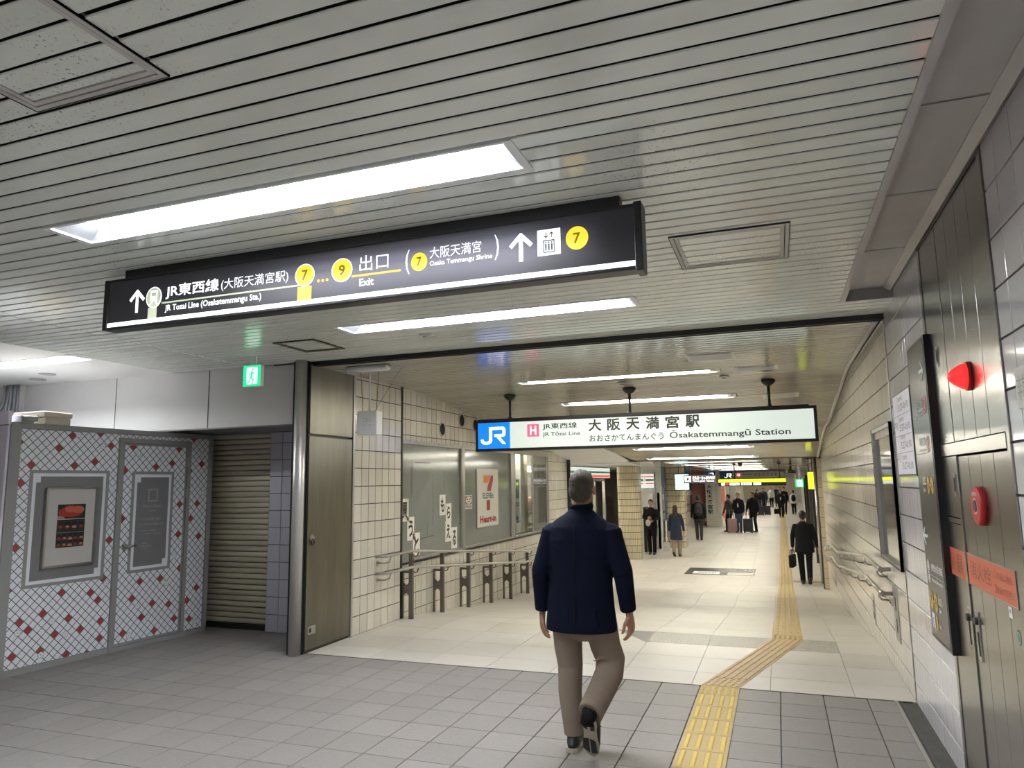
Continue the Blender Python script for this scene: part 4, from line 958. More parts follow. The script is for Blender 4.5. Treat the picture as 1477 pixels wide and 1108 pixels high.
def exit_sign(x, y, z, s_, label, hang):
    t = thing('exit_sign', label, 'sign', (x, y, z)); pl = Plane((x, y, z), (1,0,0))
    b = B(); pl.block(b, -s_/2, 0, s_/2, s_, -.05, 0, 'fixture'); pl.block(b, -.03, s_, .03, hang-z, -.035, -.015, 'fixture'); b.build('case', t)
    b = B(); pl.rect(b, -s_/2, 0, s_/2, s_, 'lit_green', .001); b.build('face', t)
    b = B(); k = s_; h = .002; m_ = 'lit_white_text'
    pl.rect(b, -.30*k, .10*k, .33*k, .90*k, m_, h)
    g = 'lit_green'; h2 = .003
    pl.disc(b, .06*k, .79*k, .06*k, .06*k, g, h2, 14); pl.path(b, [(.02*k,.68*k), (-.04*k,.42*k)], .11*k, g, h2)
    pl.path(b, [(-.04*k,.42*k), (.10*k,.30*k), (.04*k,.12*k)], .07*k, g, h2); pl.path(b, [(-.05*k,.42*k), (-.12*k,.24*k), (-.26*k,.16*k)], .07*k, g, h2)
    pl.path(b, [(.02*k,.66*k), (.17*k,.56*k), (.22*k,.62*k)], .05*k, g, h2); pl.path(b, [(.0,.66*k), (-.14*k,.60*k), (-.17*k,.46*k)], .05*k, g, h2); b.build('running_figure', t)
exit_sign(-4.74, 5.58, 2.585, .205, 'square green exit sign with a running figure beside the white fascia', 2.88)
exit_sign(.62, 23.5, 1.355, .235, 'small green exit sign hanging at the far right end of the passage', 2.06)

# hanging emergency lamp and control box
t = thing('emergency_lamp', 'slim white emergency lamp under the ceiling near the steel door', 'lamp', (-3.93, 6.36, 2.82))
b = B(); b.tube([(-4.17, 6.36, 2.825), (-4.15, 6.36, 2.817), (-3.69, 6.36, 2.812), (-3.67, 6.36, 2.825)], [(.02,.035), (.032,.06), (.032,.06), (.02,.035)], 'fixture', 12, side=(0,0,1)); b.build('body', t)
t = thing('hanging_box', 'white square control box hanging on a rod in front of the warm-tinted tiles', 'control box', (-3.9, 6.38, 2.12))
b = B(); b.box((-4.03, 6.34, 2.125), (-3.80, 6.46, 2.37), 'fixture'); b.build('box', t, bevel=.006)
b = B(); b.tube([(-3.92, 6.40, 2.37), (-3.92, 6.40, 2.778)], .010, 'fixture', 10); b.build('rod', t)
b = B()
for dx, dy in ((-.08, 0), (.06, .04)): b.tube([(-3.92+dx, 6.4+dy, 2.37), (-3.92+dx*1.4, 6.4+dy, 2.83)], .0025, 'dark_frame', 6)
b.tube([(-3.86, 6.40, 2.37), (-3.60, 6.5, 2.83)], .0015, 'dark_frame', 5); b.build('wire', t)
b = B(); pq = Plane((-4.03, 6.34, 2.125), (1,0,0))
for a, c in ((.08,.17),(.15,.17),(.08,.14),(.15,.145),(.08,.10),(.155,.10)): pq.rect(b, a-.008, c-.003, a+.008, c+.003, 'booth_text', .001)
pq.ring(b, .115, .165, .007, .010, 'booth_grey', .001, 14); pq.ring(b, .115, .14, .007, .010, 'booth_grey', .001, 14); b.build('markings', t)

# ================================================================== BOOTH
A0 = Vector((-6.42, 4.45, 0)); B0 = Vector((-6.24, 6.75, 0)); ub = (B0-A0).normalized(); PB = Plane(A0, ub)
t = thing('booth', 'temporary booth with red and white diamond pattern panels, grey frames and a closed door', 'booth', (-6.4, 5.6, 0))
BH = 2.225; BL = 2.285
b = B(); PB.block(b, 0, 0, BL, BH-.01, -1.6, -.03, 'booth_grey'); b.build('body', t)
b = B(); pl_ = Plane(A0+Vector((0,0,0)), (-PB.n.x*-1, -PB.n.y*-1, 0)); 
side = Plane(PB.p(0,0,0) - PB.n*1.9, PB.n)   # the lilac end facing the viewer
side.block(b, 0, 0, 1.89, BH+.02, 0, .02, 'booth_side'); b.build('end_panel', t)
b = B(); side.block(b, 0, BH-.02, 1.90, BH+.10, 0, .03, 'booth_side'); side.block(b, 0, BH-.03, 1.9, BH-.02, .02, .021, 'booth_grey'); b.build('top_band', t)
def bframe(name, a0, b0, a1, b1, w_, h0, h1, par=None): bb = B(); PB.frame(bb, a0, b0, a1, b1, w_, 'booth_grey', h0, h1); return bb.build(name, par or t)
bb = B(); PB.block(bb, 0, 0, .095, BH, -.03, .006, 'booth_grey'); PB.block(bb, .0, BH-.05, BL, BH, -.03, .008, 'booth_grey'); PB.block(bb, 0, 0, 1.08, .055, -.03, .006, 'booth_grey'); PB.block(bb, 1.96, 0, BL, .045, -.03, .006, 'booth_grey'); PB.block(bb, 2.225, 0, BL, BH, -.03, .006, 'booth_grey'); bb.build('wall_frame', t)
bframe('door_frame', 1.07, 0, 1.965, 2.135, .045, -.03, .018)
def pattern(bd, a0, b0, a1, b1, holes, reds, flowers, h, hs=.041):
    """woven diamond print: pale diamonds, a few red ones and small flowers"""
    PB.rect(bd, a0, b0, a1, b1, 'booth_back', h); r = hs*.885
    snap = set()
    for s_, z in reds:
        i = round(s_/hs); j = round(z/hs)
        if (i+j) % 2: i += 1 if s_/hs > i else -1
        snap.add((i, j))
    for i in range(int(a0/hs)-1, int(a1/hs)+2):
        for j in range(int(b0/hs)-1, int(b1/hs)+2):
            if (i+j) % 2: continue
            c = (i*hs, j*hs); pts = [(c[0]-r, c[1]), (c[0], c[1]-r), (c[0]+r, c[1]), (c[0], c[1]+r)]
            if any(p_[0] < q[2] and p_[0] > q[0] and q[1] < p_[1] < q[3] for q in holes for p_ in [c]): continue
            def clip(poly, f):
                out = []
                for k in range(len(poly)):
                    p_, q_ = poly[k], poly[(k+1) % len(poly)]; fp, fq = f(p_), f(q_)
                    if fp >= 0: out.append(p_)
                    if fp*fq < 0: tt = fp/(fp-fq); out.append((p_[0]+(q_[0]-p_[0])*tt, p_[1]+(q_[1]-p_[1])*tt))
                return out
            for f in (lambda p: p[0]-a0, lambda p: a1-p[0], lambda p: p[1]-b0, lambda p: b1-p[1]):
                pts = clip(pts, f)
                if len(pts) < 3: break
            if len(pts) < 3: continue
            PB.poly(bd, pts, 'booth_red' if (i, j) in snap else 'booth_white', h+.0006)
    for s_, z in flowers:
        for k in range(5): a = math.pi/2+k*2*math.pi/5; PB.disc(bd, s_+.016*math.cos(a), z+.016*math.sin(a), .016, .016, 'booth_grey', h+.0008, 10)
        for k in range(5): a = math.pi/2+k*2*math.pi/5; PB.disc(bd, s_+.016*math.cos(a), z+.016*math.sin(a), .012, .012, 'booth_white', h+.001, 10)
# photograph pixels of the printed marks, turned into places on the booth's own face
def on_booth(px, py):
    d = FW + RT*((px-738.5)/F) - UP*((py-554)/F); n = PB.n; tt = (A0-Vector((0,0,EYE))).dot(n)/d.dot(n)
    p = Vector((0,0,EYE))+d*tt-A0; return p.dot(PB.u), p.z
Z1 = 320/806.
REDS = [(256,167),(85,193),(203,218),(404,213),(357,262),(280,274),(130,283),(73,345),(55,576),(43,736),(215,750),(323,750),(370,762),(159,814),(258,834),(69,850),(102,881),(301,880),(205,901),(361,903),(376,849),(133,952),(234,968),(312,965),(27,977),(377,692),(390,551),(363,162),
        (490,215),(639,224),(625,271),(564,283),(448,297),(641,423),(448,480),(648,530),(430,633),(641,653),(592,693),(515,704),(472,761),(551,779),(612,784),(509,838),(453,884),(557,888),(633,843),
        (697,183),(735,273),(691,302),(727,421),(693,467),(722,540),(676,604),(712,720),(677,772),(697,830)]
FLOW = [(287,170),(376,212),(407,367),(190,848),(238,894),(65,890),(149,970),(387,708),(503,238),(632,608),(603,708),(498,792),(535,833),(466,899),(737,246),(740,380),(708,845)]
RB = [on_booth(x*Z1, 560+y*Z1) for x, y in REDS]; FB = [on_booth(x*Z1, 560+y*Z1) for x, y in FLOW]
def inside(L_, a0, a1): return [q for q in L_ if a0 < q[0] < a1]
H1 = (.235, .77, .945, 1.76); H2 = (1.27, .78, 1.72, 1.76)
b = B(); pattern(b, .10, .058, 1.068, 2.172, [H1], inside(RB, 0, 1.07), inside(FB, 0, 1.07), -.005); b.build('left_panel', t)
b = B(); pattern(b, 1.967, .05, 2.222, 2.172, [], inside(RB, 1.96, 2.3), inside(FB, 1.96, 2.3), -.005); b.build('right_panel', t)
b = B(); pattern(b, 1.068, 2.138, 1.967, 2.172, [], [], [], -.005); b.build('top_panel', t)
b = B(); PB.block(b, 1.118, .048, 1.917, 2.087, -.025, .002, 'booth_grey'); dl = b.build('door', t)
b = B(); pattern(b, 1.14, .075, 1.895, 2.065, [H2], inside(RB, 1.07, 1.96), inside(FB, 1.07, 1.96), .003); b.build('door_print', dl)
b = B(); b.tube([PB.p(1.185, 1.03, .003), PB.p(1.185, 1.03, .05)], .022, 'chrome', 16); b.tube([PB.p(1.185, 1.03, .05), PB.p(1.185, 1.03, .068)], [.012, .012], 'chrome', 14); b.tube([PB.p(1.175, 1.03, .062), PB.p(1.28, 1.03, .062)], .012, 'chrome', 12); b.build('door_handle', dl)
for z in (1.85, 1.5, .35):
    b = B(); PB.block(b, 1.912, z, 1.932, z+.10, .0, .024, 'chrome'); b.build('hinge', dl)
def plaque(par, a0, b0, a1, b1, h):
    bb = B(); PB.rect(bb, a0, b0, a1, b1, 'booth_grey', h); PB.rect(bb, a0+.035, b0+.03, a1-.035, b1-.03, 'booth_white', h+.0005); PB.rect(bb, a0+.065, b0+.06, a1-.065, b1-.06, 'booth_panel', h+.001)
    PB.rect(bb, a0+.06, b1-.115, a0+.105, b1-.055, 'booth_white', h+.0015); PB.rect(bb, a1-.105, b0+.055, a1-.06, b0+.115, 'booth_white', h+.0015)
    PB.rect(bb, a0+.0352, b1-.09, a0+.088, b1-.03, 'booth_white', h+.0016)
    return bb
bb = plaque(t, .195, .735, .985, 1.80, -.003); bb.build('panel_print', t)
bb = plaque(t, 1.235, .75, 1.755, 1.793, .005)
h = .0075
PB.frame(bb, 1.435, 1.485, 1.555, 1.60, .005, 'booth_text', h, h+.0005); PB.frame(bb, 1.445, 1.475, 1.545, 1.61, .005, 'booth_text', h, h+.0005)
text(bb, PB, 'Metro Opus', 1.385, 1.405, .22, .038, 'booth_text', .0, h); PB.rect(bb, 1.45, 1.375, 1.54, 1.38, 'booth_text', h)
for s_, z, w_ in (('いつもの乗り道に、', 1.28, .24), ('とっておきの出会いを。', 1.225, .30)): text(bb, PB, s_, 1.495-w_/2, z, w_, .03, 'booth_text', .0, h)
for s_, z, w_ in (('Osaka Metroの期間限定ショップ', 1.165, .27), ('とっておきの出会いをお届けします', 1.13, .25)): text(bb, PB, s_, 1.495-w_/2, z, w_, .02, 'booth_text', .0, h)
text(bb, PB, '営業時間', 1.395, 1.035, .06, .015, 'booth_text', .0, h); text(bb, PB, '10:00-20:00', 1.36, 1.005, .14, .02, 'booth_text', .0, h); text(bb, PB, '公式サイト', 1.38, .98, .10, .014, 'booth_text', 0, h)
bb.build('door_plaque', dl)
# framed food poster hung on the booth
t2 = thing('framed_poster', 'white framed poster with a food photograph hung on the booth wall', 'poster', PB.p(.6, .9, .02))
b = B(); PB.frame(b, .345, .90, .845, 1.637, .018, 'chrome', 0, .035); PB.block(b, .35, .905, .84, 1.632, 0, .02, 'booth_grey'); b.build('frame', t2)
b = B(); PB.block(b, .363, .918, .827, 1.619, .02, .024, 'poster_paper'); b.build('mat_board', t2)
b = B(); h = .0245; x0, x1 = .462, .735
PB.rect(b, x0, 1.075, x1, 1.477, 'food_dark', h)
PB.disc(b, .60, 1.41, .11, .055, 'food_red', h+.0005); PB.disc(b, .52, 1.40, .05, .04, 'food_red', h+.0007); PB.disc(b, .66, 1.425, .06, .035, 'orange_banner', h+.0009); PB.disc(b, .58, 1.43, .05, .03, 'orange_banner', h+.0011)
PB.rect(b, x0, 1.345, .53, 1.37, 'food_pale', h+.0005); PB.rect(b, x0, 1.335, x1, 1.341, 'poster_paper', h+.001); PB.rect(b, x0, 1.212, x1, 1.216, 'grey_dim_text', h+.001)
for z, n_ in ((1.262, 4), (1.155, 5), (1.095, 5)):
    for k in range(n_): c = x0+(x1-x0)*(k+.5)/n_; PB.disc(b, c, z, .024, .012, ('food_brown', 'food_red', 'food_pale')[k % 3], h+.0007, 14); PB.disc(b, c, z+.009, .016, .008, ('food_red', 'food_pale', 'orange_banner')[k % 3], h+.001, 12); PB.rect(b, c-.02, z+.022, c+.018, z+.05, 'black_panel', h+.0006)
b.build('photograph', t2)
# things on top of the booth, conduits behind it
t = thing('junction_box', 'cream plastic case with latches lying on top of the booth', 'box', (-6.6, 4.9, 2.225))
b = B(); b.box((-6.76, 4.72, 2.226), (-6.36, 4.98, 2.29), 'plastic_cream'); b.build('base', t, bevel=.01)
b = B(); b.box((-6.77, 4.70, 2.29), (-6.35, 4.99, 2.345), 'plastic_cream'); b.build('lid', t, bevel=.012)
for x in (-6.66, -6.45): b = B(); b.box((x-.02, 4.692, 2.27), (x+.02, 4.703, 2.315), 'plastic_cream'); b.build('latch', t)
b = B(); b.box((-6.50, 4.50, 2.226), (-6.36, 4.62, 2.29), 'plastic_grey'); b.box((-6.36, 4.51, 2.235), (-6.30, 4.61, 2.28), 'booth_grey'); tag(b.build('adapter_box', bevel=.006), 'small grey and white adapter box at the near top corner of the booth', 'box')
for k, (x0, x1, r) in enumerate(((-8.80, -8.95, .018), (-8.74, -8.78, .018), (-8.69, -8.70, .022), (-8.62, -8.62, .02), (-8.565, -8.56, .016))):
    b = B(); b.tube([(x1, 5.985, 2.0), (x1, 5.985, 2.4), (x0, 5.99, 2.7), (x0, 5.99, 2.885)], r, 'conduit', 12)
    tag(b.build('conduit'), '%s grey conduit from the left in the bundle rising behind the booth' % ORD[k], 'conduit', 'conduits behind the booth')

# ================================================================== FAR LEFT: shop fronts, pillars
b = B(); b.box((-4.46, 15.66, -.9), (-4.38, 15.72, 2.3), 'dark_frame'); struct(b.build('trim_9'))
b = B(); b.box((-8.0, 13.6, -.9), (-7.8, 40, 2.2), 'fascia'); b.box((-8, 13.5, -.9), (-4.8, 13.7, 2.3), 'fascia'); struct(b.build('wall_far_left'))
def column(x, y, r, label, rows=14, n=20):
    t = thing('tiled_column', label, 'column', (x, y, LOW)); sq = lambda a: 1/(abs(math.cos(a))**5+abs(math.sin(a))**5)**.2
    b = B()
    for rr, z0, z1, mt in [(r-.006, LOW, 2.06, 'grout')]: b.v = [(x+rr*sq(2*math.pi*k/n)*math.cos(2*math.pi*k/n), y+rr*sq(2*math.pi*k/n)*math.sin(2*math.pi*k/n), z) for z in (z0, z1) for k in range(n)]; b.f = [(k, (k+1) % n, n+(k+1) % n, n+k) for k in range(n)]; b.mi = [b.m(mt)]*n; b.sm = [False]*n
    b.build('core', t); b = B(); m_ = 48
    for j in range(rows):
        for k in range(m_):
            a0, a1 = 2*math.pi*(k+.06)/m_, 2*math.pi*(k+.94)/m_; z0 = LOW+j*2.75/rows+.008; z1 = LOW+(j+1)*2.75/rows-.008
            q = [(x+r*sq(a)*math.cos(a), y+r*sq(a)*math.sin(a)) for a in (a0, a1)]; b.face([(*q[0], z0), (*q[1], z0), (*q[1], z1), (*q[0], z1)], 'pillar_tile')
    stuff(b.build('small_tiles', t)); return t
column(-4.28, 22.0, .335, 'thick cream tiled column with rounded corners, nearest in the passage')
column(-3.42, 26.0, .33, 'cream tiled column behind the woman in the blue coat')
def signbox(name, label, x0, x1, y, z0, z1, mt, th=.12, cat='sign'):
    t = thing(name, label, cat, ((x0+x1)/2, y, z0)); pl = Plane((0, y, 0), (1,0,0))
    b = B(); pl.block(b, x0, z0, x1, z1, -th, -.004, 'black_metal'); b.build('case', t)
    b = B(); pl.block(b, x0+.01, z0+.01, x1-.01, z1-.01, -.004, 0, mt); b.build('face', t); return t, pl
t, pl = signbox('shop_sign', 'small white lit shop sign with red, green and orange stripes between two tiled columns', -4.36, -3.80, 23.8, 1.36, 1.84, 'lit_cyan_w' if 'lit_cyan_w' in MATS else 'lit_white')
b = B()
for z0, z1, mt in ((1.73, 1.76, 'lit_red'), (1.60, 1.67, 'teal_print'), (1.51, 1.54, 'lit_red')):
    pl.rect(b, -4.345, z0, -4.16, z1, mt, .001); pl.rect(b, -4.08, z0, -3.815, z1, mt, .001)
text(b, pl, '7', -4.14, 1.55, .04, .22, 'orange_print', .02, .001); b.build('stripes', t)
t = thing('shop_fascia', 'long white lit shop fascia with a red stripe along the left shop front', 'sign', (-5, 19, 1.8))
P0, P1 = Vector((-5.05, 16.2, 0)), Vector((-4.75, 21.5, 0)); pl = Plane(P0, P1-P0)
b = B(); pl.block(b, 0, 1.70, 5.3, 2.02, -.12, -.004, 'black_metal'); b.build('case', t)
b = B(); pl.block(b, .02, 1.72, 5.28, 2.0, -.004, 0, 'lit_white'); b.build('face', t)
b = B(); pl.rect(b, .02, 1.74, 5.28, 1.80, 'lit_red', .001); pl.rect(b, .02, 1.85, 5.28, 1.90, 'teal_print', .001); b.build('stripes', t)
b = B()
for k, y in enumerate((17.0, 18.6, 20.2)): pass
t = thing('goods_shelf', 'shop shelving with coloured goods behind the shop front', 'shelf', (-6, 18.5, LOW))
b = B(); b.box((-6.6, 16, LOW), (-6.5, 22.5, 1.2), 'white_paint')
for z in (-.5, -.1, .3, .7, 1.1): b.box((-6.5, 16, LOW+z+.45), (-6.1, 22.5, LOW+z+.48), 'white_paint')
b.build('frame', t)
b = B()
for z in (-.22, .18, .58, .98):
    y = 16.05
    while y < 22.4: w_ = random.uniform(.06, .16); b.box((-6.45, y, z+.005-.02), (-6.12, y+w_*.9, z+random.uniform(.12, .26)), random.choice(['shelf_goods', 'poster_mix', 'poster_pink', 'white_cloth'])); y += w_
stuff(b.build('goods', t))
b = B(); b.box((-7.2, 16, 1.95), (-6.9, 22, 2.0), 'interior_glow'); tag(b.build('shop_light'), 'bright strip light inside the shop on the left', 'ceiling light')
# glazed shop front between the columns
b = B()
for y in (16.3, 17.6, 18.9, 20.2, 21.4): b.box((-4.98, y-.03, LOW), (-4.90, y+.03, 1.7), 'steel')
b.box((-4.98, 16.3, 1.62), (-4.9, 21.4, 1.7), 'steel'); struct(b.build('trim_10'))
for k, (y0, x0, mt, z0, z1) in enumerate(((23.3, -4.34, 'white_paint', LOW, 1.25), (23.9, -4.22, 'dark_frame', LOW, .75), (24.3, -4.12, 'white_print', LOW, 1.2), (24.9, -4.06, 'steel', LOW, 1.9), (25.2, -3.95, 'poster_mix', LOW, 1.2))):
    b = B(); b.box((x0, y0, z0), (x0+.09, y0+.45, z1), mt); b.build('shop_panel', bpy.data.objects['wall_far_left'])
b = B(); b.box((-5.2, 25.2, LOW), (-3.8, 25.3, 2.05), 'white_paint'); b.build('partition', bpy.data.objects['wall_far_left'])
# poster wall behind
wpl = struct(B().box((-4.3, 27.0, LOW), (-3.98, 37.0, .14), 'grout_pale').build('wall_far_left.001'))
for j in range(4):
    for k in range(10): b = B(); b.box((-3.98, 27.02+k, LOW+.01+j*.21), (-3.972, 27.99+k, LOW+.20+j*.21), 'wall_tile_right'); b.build('tile', wpl)
b = B(); b.box((-4.3, 26.8, .14), (-4.10, 37.5, 2.05), 'blue_board'); b.build('upper_board', wpl)
for k in range(14):
    y = 27.1+k*.7; c = ('poster_mix', 'blue_print', 'poster_paper', 'poster_mix', 'poster_pink', 'poster_pink', 'red_print', 'poster_pink', 'poster_mix', 'charcoal_cloth', 'poster_paper', 'poster_pink', 'poster_mix', 'charcoal_cloth')[k]
    b = B(); b.box((-4.10, y, .18), (-4.06, y+.60, 1.35), c); b.box((-4.063, y+.08, .9), (-4.057, y+.5, 1.1), 'poster_paper'); b.box((-4.063, y+.1, .4), (-4.057, y+.45, .5), 'charcoal_cloth')
    tag(b.build('wall_poster'), '%s upright poster along the far left board wall, counted from the columns' % ORD[k], 'poster', 'posters on the far left board wall')
b = B(); b.tube([(-3.95, 27.2, .2), (-3.7, 27.9, .15), (-3.55, 28.6, .12)], .03, 'steel', 6)
t, pl = signbox('light_box', 'bright pale lit board with fine lines high on the left beyond the columns', -3.33, -2.85, 25.3, 1.28, 1.82, 'lit_cyan', .1)
b = B()
for k in range(6): pl.rect(b, -3.31, 1.33+.08*k, -2.87, 1.335+.08*k, 'booth_text', .001)
pl.rect(b, -3.10, 1.30, -3.09, 1.80, 'booth_text', .001); b.build('lines', t)
for x in (-3.2, -2.98): b = B(); b.tube([(x, 25.35, 1.81), (x, 25.35, 2.052)], .014, 'black_metal', 8); b.build('rod', t)
t, pl = signbox('hanging_sign', 'black hanging sign with a white symbol and white lettering, left of the yellow sign', -2.58, -1.66, 21.6, 1.52, 1.755, 'black_panel')
b = B(); pl.rect(b, -2.55, 1.56, -2.38, 1.72, 'lit_white_text', .001); pl.rect(b, -2.50, 1.60, -2.43, 1.68, 'black_panel', .002); text(b, pl, '改札口・きっぷうりば', -2.33, 1.63, .62, .085, 'lit_white_text', .02, .001); text(b, pl, 'Ticket gates  Tickets', -2.33, 1.56, .60, .04, 'lit_white_text', .01, .001); b.build('lettering', t)
for x in (-2.4, -1.85): b = B(); b.tube([(x, 21.66, 1.75), (x, 21.66, 2.052)], .014, 'black_metal', 8); b.build('rod', t)
t, pl = signbox('yellow_sign', 'long hanging sign, bright yellow above and black with white lettering below', -1.54, .215, 20.6, 1.435, 1.628, 'black_panel')
b = B(); pl.rect(b, -1.53, 1.535, .205, 1.618, 'lit_acid', .001); text(b, pl, '出口 Exit   1 2 3 4 5 6   南森町方面', -1.35, 1.55, 1.4, .05, 'sticker_green', .0, .002)
for x0, x1 in ((-1.46, -1.36), (-1.24, -.98), (-.94, -.66), (-.62, -.42)): pl.rect(b, x0, 1.455, x1, 1.52, 'lit_white_text', .001)
text(b, pl, '地下鉄', -1.22, 1.46, .22, .05, 'ink', .01, .002); text(b, pl, '南森町', -.92, 1.46, .24, .05, 'ink', .01, .002); pl.rect(b, -1.34, 1.46, -1.27, 1.52, 'lit_red', .001); b.build('lettering', t)
for x in (-1.1, .06): b = B(); b.tube([(x, 20.64, 1.63), (x, 20.64, 2.05)], .014, 'black_metal', 8); b.tube([(x, 20.64, 2.0), (x, 20.64, 2.05)], [.03, .06], 'black_metal', 12); b.build('rod', t)
t = thing('side_sign', 'yellow sided hanging sign in a black case on three rods beside the right wall', 'sign', (.77, 16.6, 1.37))
b = B(); b.box((.60, 16.5, 1.375), (.86, 16.62, 1.755), 'black_metal'); b.build('case', t); b = B(); b.box((.605, 16.49, 1.39), (.765, 16.502, 1.745), 'lit_acid'); b.build('face', t)
b = B()
for k in range(3): b.tube([(.63+.07*k, 16.56, 1.75), (.63+.07*k, 16.56, 2.05)], .010, 'black_metal', 8); b.tube([(.63+.07*k, 16.56, 2.02), (.63+.07*k, 16.56, 2.05)], [.02, .045], 'black_metal', 12)
b.build('rods', t)
t = thing('name_column', 'white column with a vertical black station name under blue squares', 'column', (-3.0, 37.9, LOW))
b = B(); b.box((-3.45, 37.6, LOW), (-2.72, 38.3, 2.05), 'wall_tile_warm_tint'); b.build('shaft', t)
b = B(); b.box((-3.45, 37.57, -.25), (-2.76, 37.6, 1.80), 'poster_paper'); b.build('sheet', t)
pl = Plane((0, 37.57, 0), (1,0,0)); b = B()
for k, ch in enumerate('大阪天満宮駅'): text(b, pl, ch, -3.38, 1.16-.25*k, .25, .21, 'ink', .03, .002)
for k, ch in enumerate('おおさかてんまんぐう'): text(b, pl, ch, -2.97, 1.30-.14*k, .09, .09, 'grey_dim_text', .02, .002)
b.build('lettering', t)
b = B(); pl.block(b, -3.42, 1.64, -2.93, 2.02, 0, .05, 'blue_print'); lgo = [(0,.30),(.11,.30),(.13,.19),(.21,.16),(.34,.25),(.34,1),(.46,1),(.46,.20),(.33,.01),(.08,.03)]
def mini(bd, pl, ax, az, su, sv, h):
    q = lambda pts: pl.poly(bd, [(ax+x*su, az+y*sv) for x, y in pts], 'lit_white_text', h)
    q(lgo); q([(.46,1),(.92,1),(.92,.83),(.46,.83)]); q([(.85,1),(1,.9),(1,.5),(.88,.42),(.85,.56)]); q([(.55,.58),(.88,.58),(.88,.42),(.55,.42)]); q([(.62,.44),(.76,.44),(1.02,0),(.88,0)])
mini(b, pl, -3.36, 1.70, .36, .26, .052); b.build('emblem_board', t)
t, pl = signbox('lintel_sign', 'wide white station name panel over the far opening with a blue square at its left', -2.70, .35, 37.9, 1.66, 1.99, 'fascia')
b = B(); pl.rect(b, -2.70, 1.66, -2.12, 1.99, 'blue_print', .001); mini(b, pl, -2.52, 1.69, .36, .22, .002)
pl.rect(b, -1.92, 1.74, -1.72, 1.92, 'lit_pink', .001); text(b, pl, 'H', -1.87, 1.77, .1, .12, 'lit_white_text', .02, .002); text(b, pl, 'JR東西線', -1.62, 1.80, .4, .08, 'grey_dim_text', .01, .002)
for k, ch in enumerate('大阪天満宮駅'): text(b, pl, ch, -1.08+.19*k, 1.75, .14, .16, 'grey_dim_text', .03, .002)
text(b, pl, 'Ōsakatemmangū Station', .0, 1.70, .33, .03, 'ink', .0, .002); b.build('lettering', t)
b = B(); b.box((-2.72, 38.02, 1.62), (1.4, 38.4, 2.05), 'white_paint'); b.box((-5, 38.3, LOW), (-3.4, 38.5, 2.05), 'poster_pink'); struct(b.build('wall_front.002'))
b = B(); b.box((-8, 76, -1), (3, 76.3, 2.4), 'curtain'); b.box((-8, 40, -1), (-3.2, 40.2, 2.4), 'white_paint'); b.box((-3.4, 40, -1), (-3.2, 76, 2.4), 'wall_tile_warm_tint'); b.box((-3.2, 52, LOW), (-3.15, 60, 1.3), 'poster_mix'); b.box((-3.2, 44, LOW), (-3.15, 47, 1.3), 'orange_banner'); struct(b.build('wall_far'))
t = thing('security_camera', 'dark ceiling camera on a bracket near the far right corner of the ceiling', 'camera', (.35, 21, 1.8))
b = B(); b.tube([(.35, 21, 2.05), (.35, 21, 1.84)], .03, 'black_metal', 10); b.build('bracket', t); b = B(); b.tube([(.25, 20.9, 1.82), (.45, 21.1, 1.80)], .045, 'dark_frame', 12); b.build('body', t)
b = B(); b.tube([(-.9, 19.8, 2.05), (-.9, 19.8, 2.0)], [.07, .05], 'black_metal', 16); b.ellipsoid((-.9, 19.8, 1.99), (.05, .05, .04), 'black_metal'); tag(b.build('dome_camera'), 'small black dome camera under the low far ceiling', 'camera')
b = B(); b.tube([(.50, 23.2, 2.05), (.50, 23.2, 1.55), (.50, 23.3, 1.5)], .012, 'fixture', 8); tag(b.build('cable_pipe'), 'thin white pipe hanging beside the small green exit sign', 'pipe')
b = B(); b.tube([(.84, 16.3, 2.0), (.6, 18, 1.9), (.4, 20, 1.95), (.1, 22, 2.03)], .010, 'black_metal', 6); tag(b.build('cable'), 'black cable drooping under the low ceiling at the far right', 'cable')

# ================================================================== PEOPLE
def limb(b, pts, r, mt, n=12, side=None): b.tube(pts, r, mt, n, side=side, round_ends=True)
def hand(b, wr, d, pal, mt, sc=1., curl=.5, thumb=1):
    """relaxed hand: wrist position, pointing direction, palm-facing direction"""
    d = Vector(d).normalized(); pal = Vector(pal); pal = (pal - d*pal.dot(d)).normalized(); sd = d.cross(pal)*thumb
    wr = Vector(wr); L_ = .085*sc
    b.tube([wr-d*.02*sc, wr, wr+d*.03*sc, wr+d*.065*sc, wr+d*L_], [(.026*sc,.019*sc), (.027*sc,.019*sc), (.037*sc,.017*sc), (.040*sc,.015*sc), (.036*sc,.012*sc)], mt, 12, side=sd, round_ends=True)
    for k, (off, ln) in enumerate(((.030, .070), (.010, .080), (-.010, .074), (-.029, .058))):
        p = wr+d*(L_-.012*sc)+sd*off*sc; pts = [p]; q = d.copy()
        for s_ in (.45, .30, .25):
            q = (q + pal*curl*(.55 if s_ == .45 else .9)).normalized(); p = p+q*ln*s_*sc*1.05; pts.append(p)
        b.tube(pts, [.0088*sc, .0086*sc, .008*sc, .0062*sc], mt, 8, round_ends=True)
    p = wr+d*.022*sc+sd*.026*sc; q = (d*.75+sd*.75+pal*.35).normalized()
    b.tube([p, p+q*.035*sc, p+q*.035*sc+(d+sd*.25+pal*.35).normalized()*.03*sc, p+q*.035*sc+(d+pal*.5).normalized()*.052*sc], [.0125*sc, .011*sc, .0095*sc, .007*sc], mt, 8, round_ends=True)
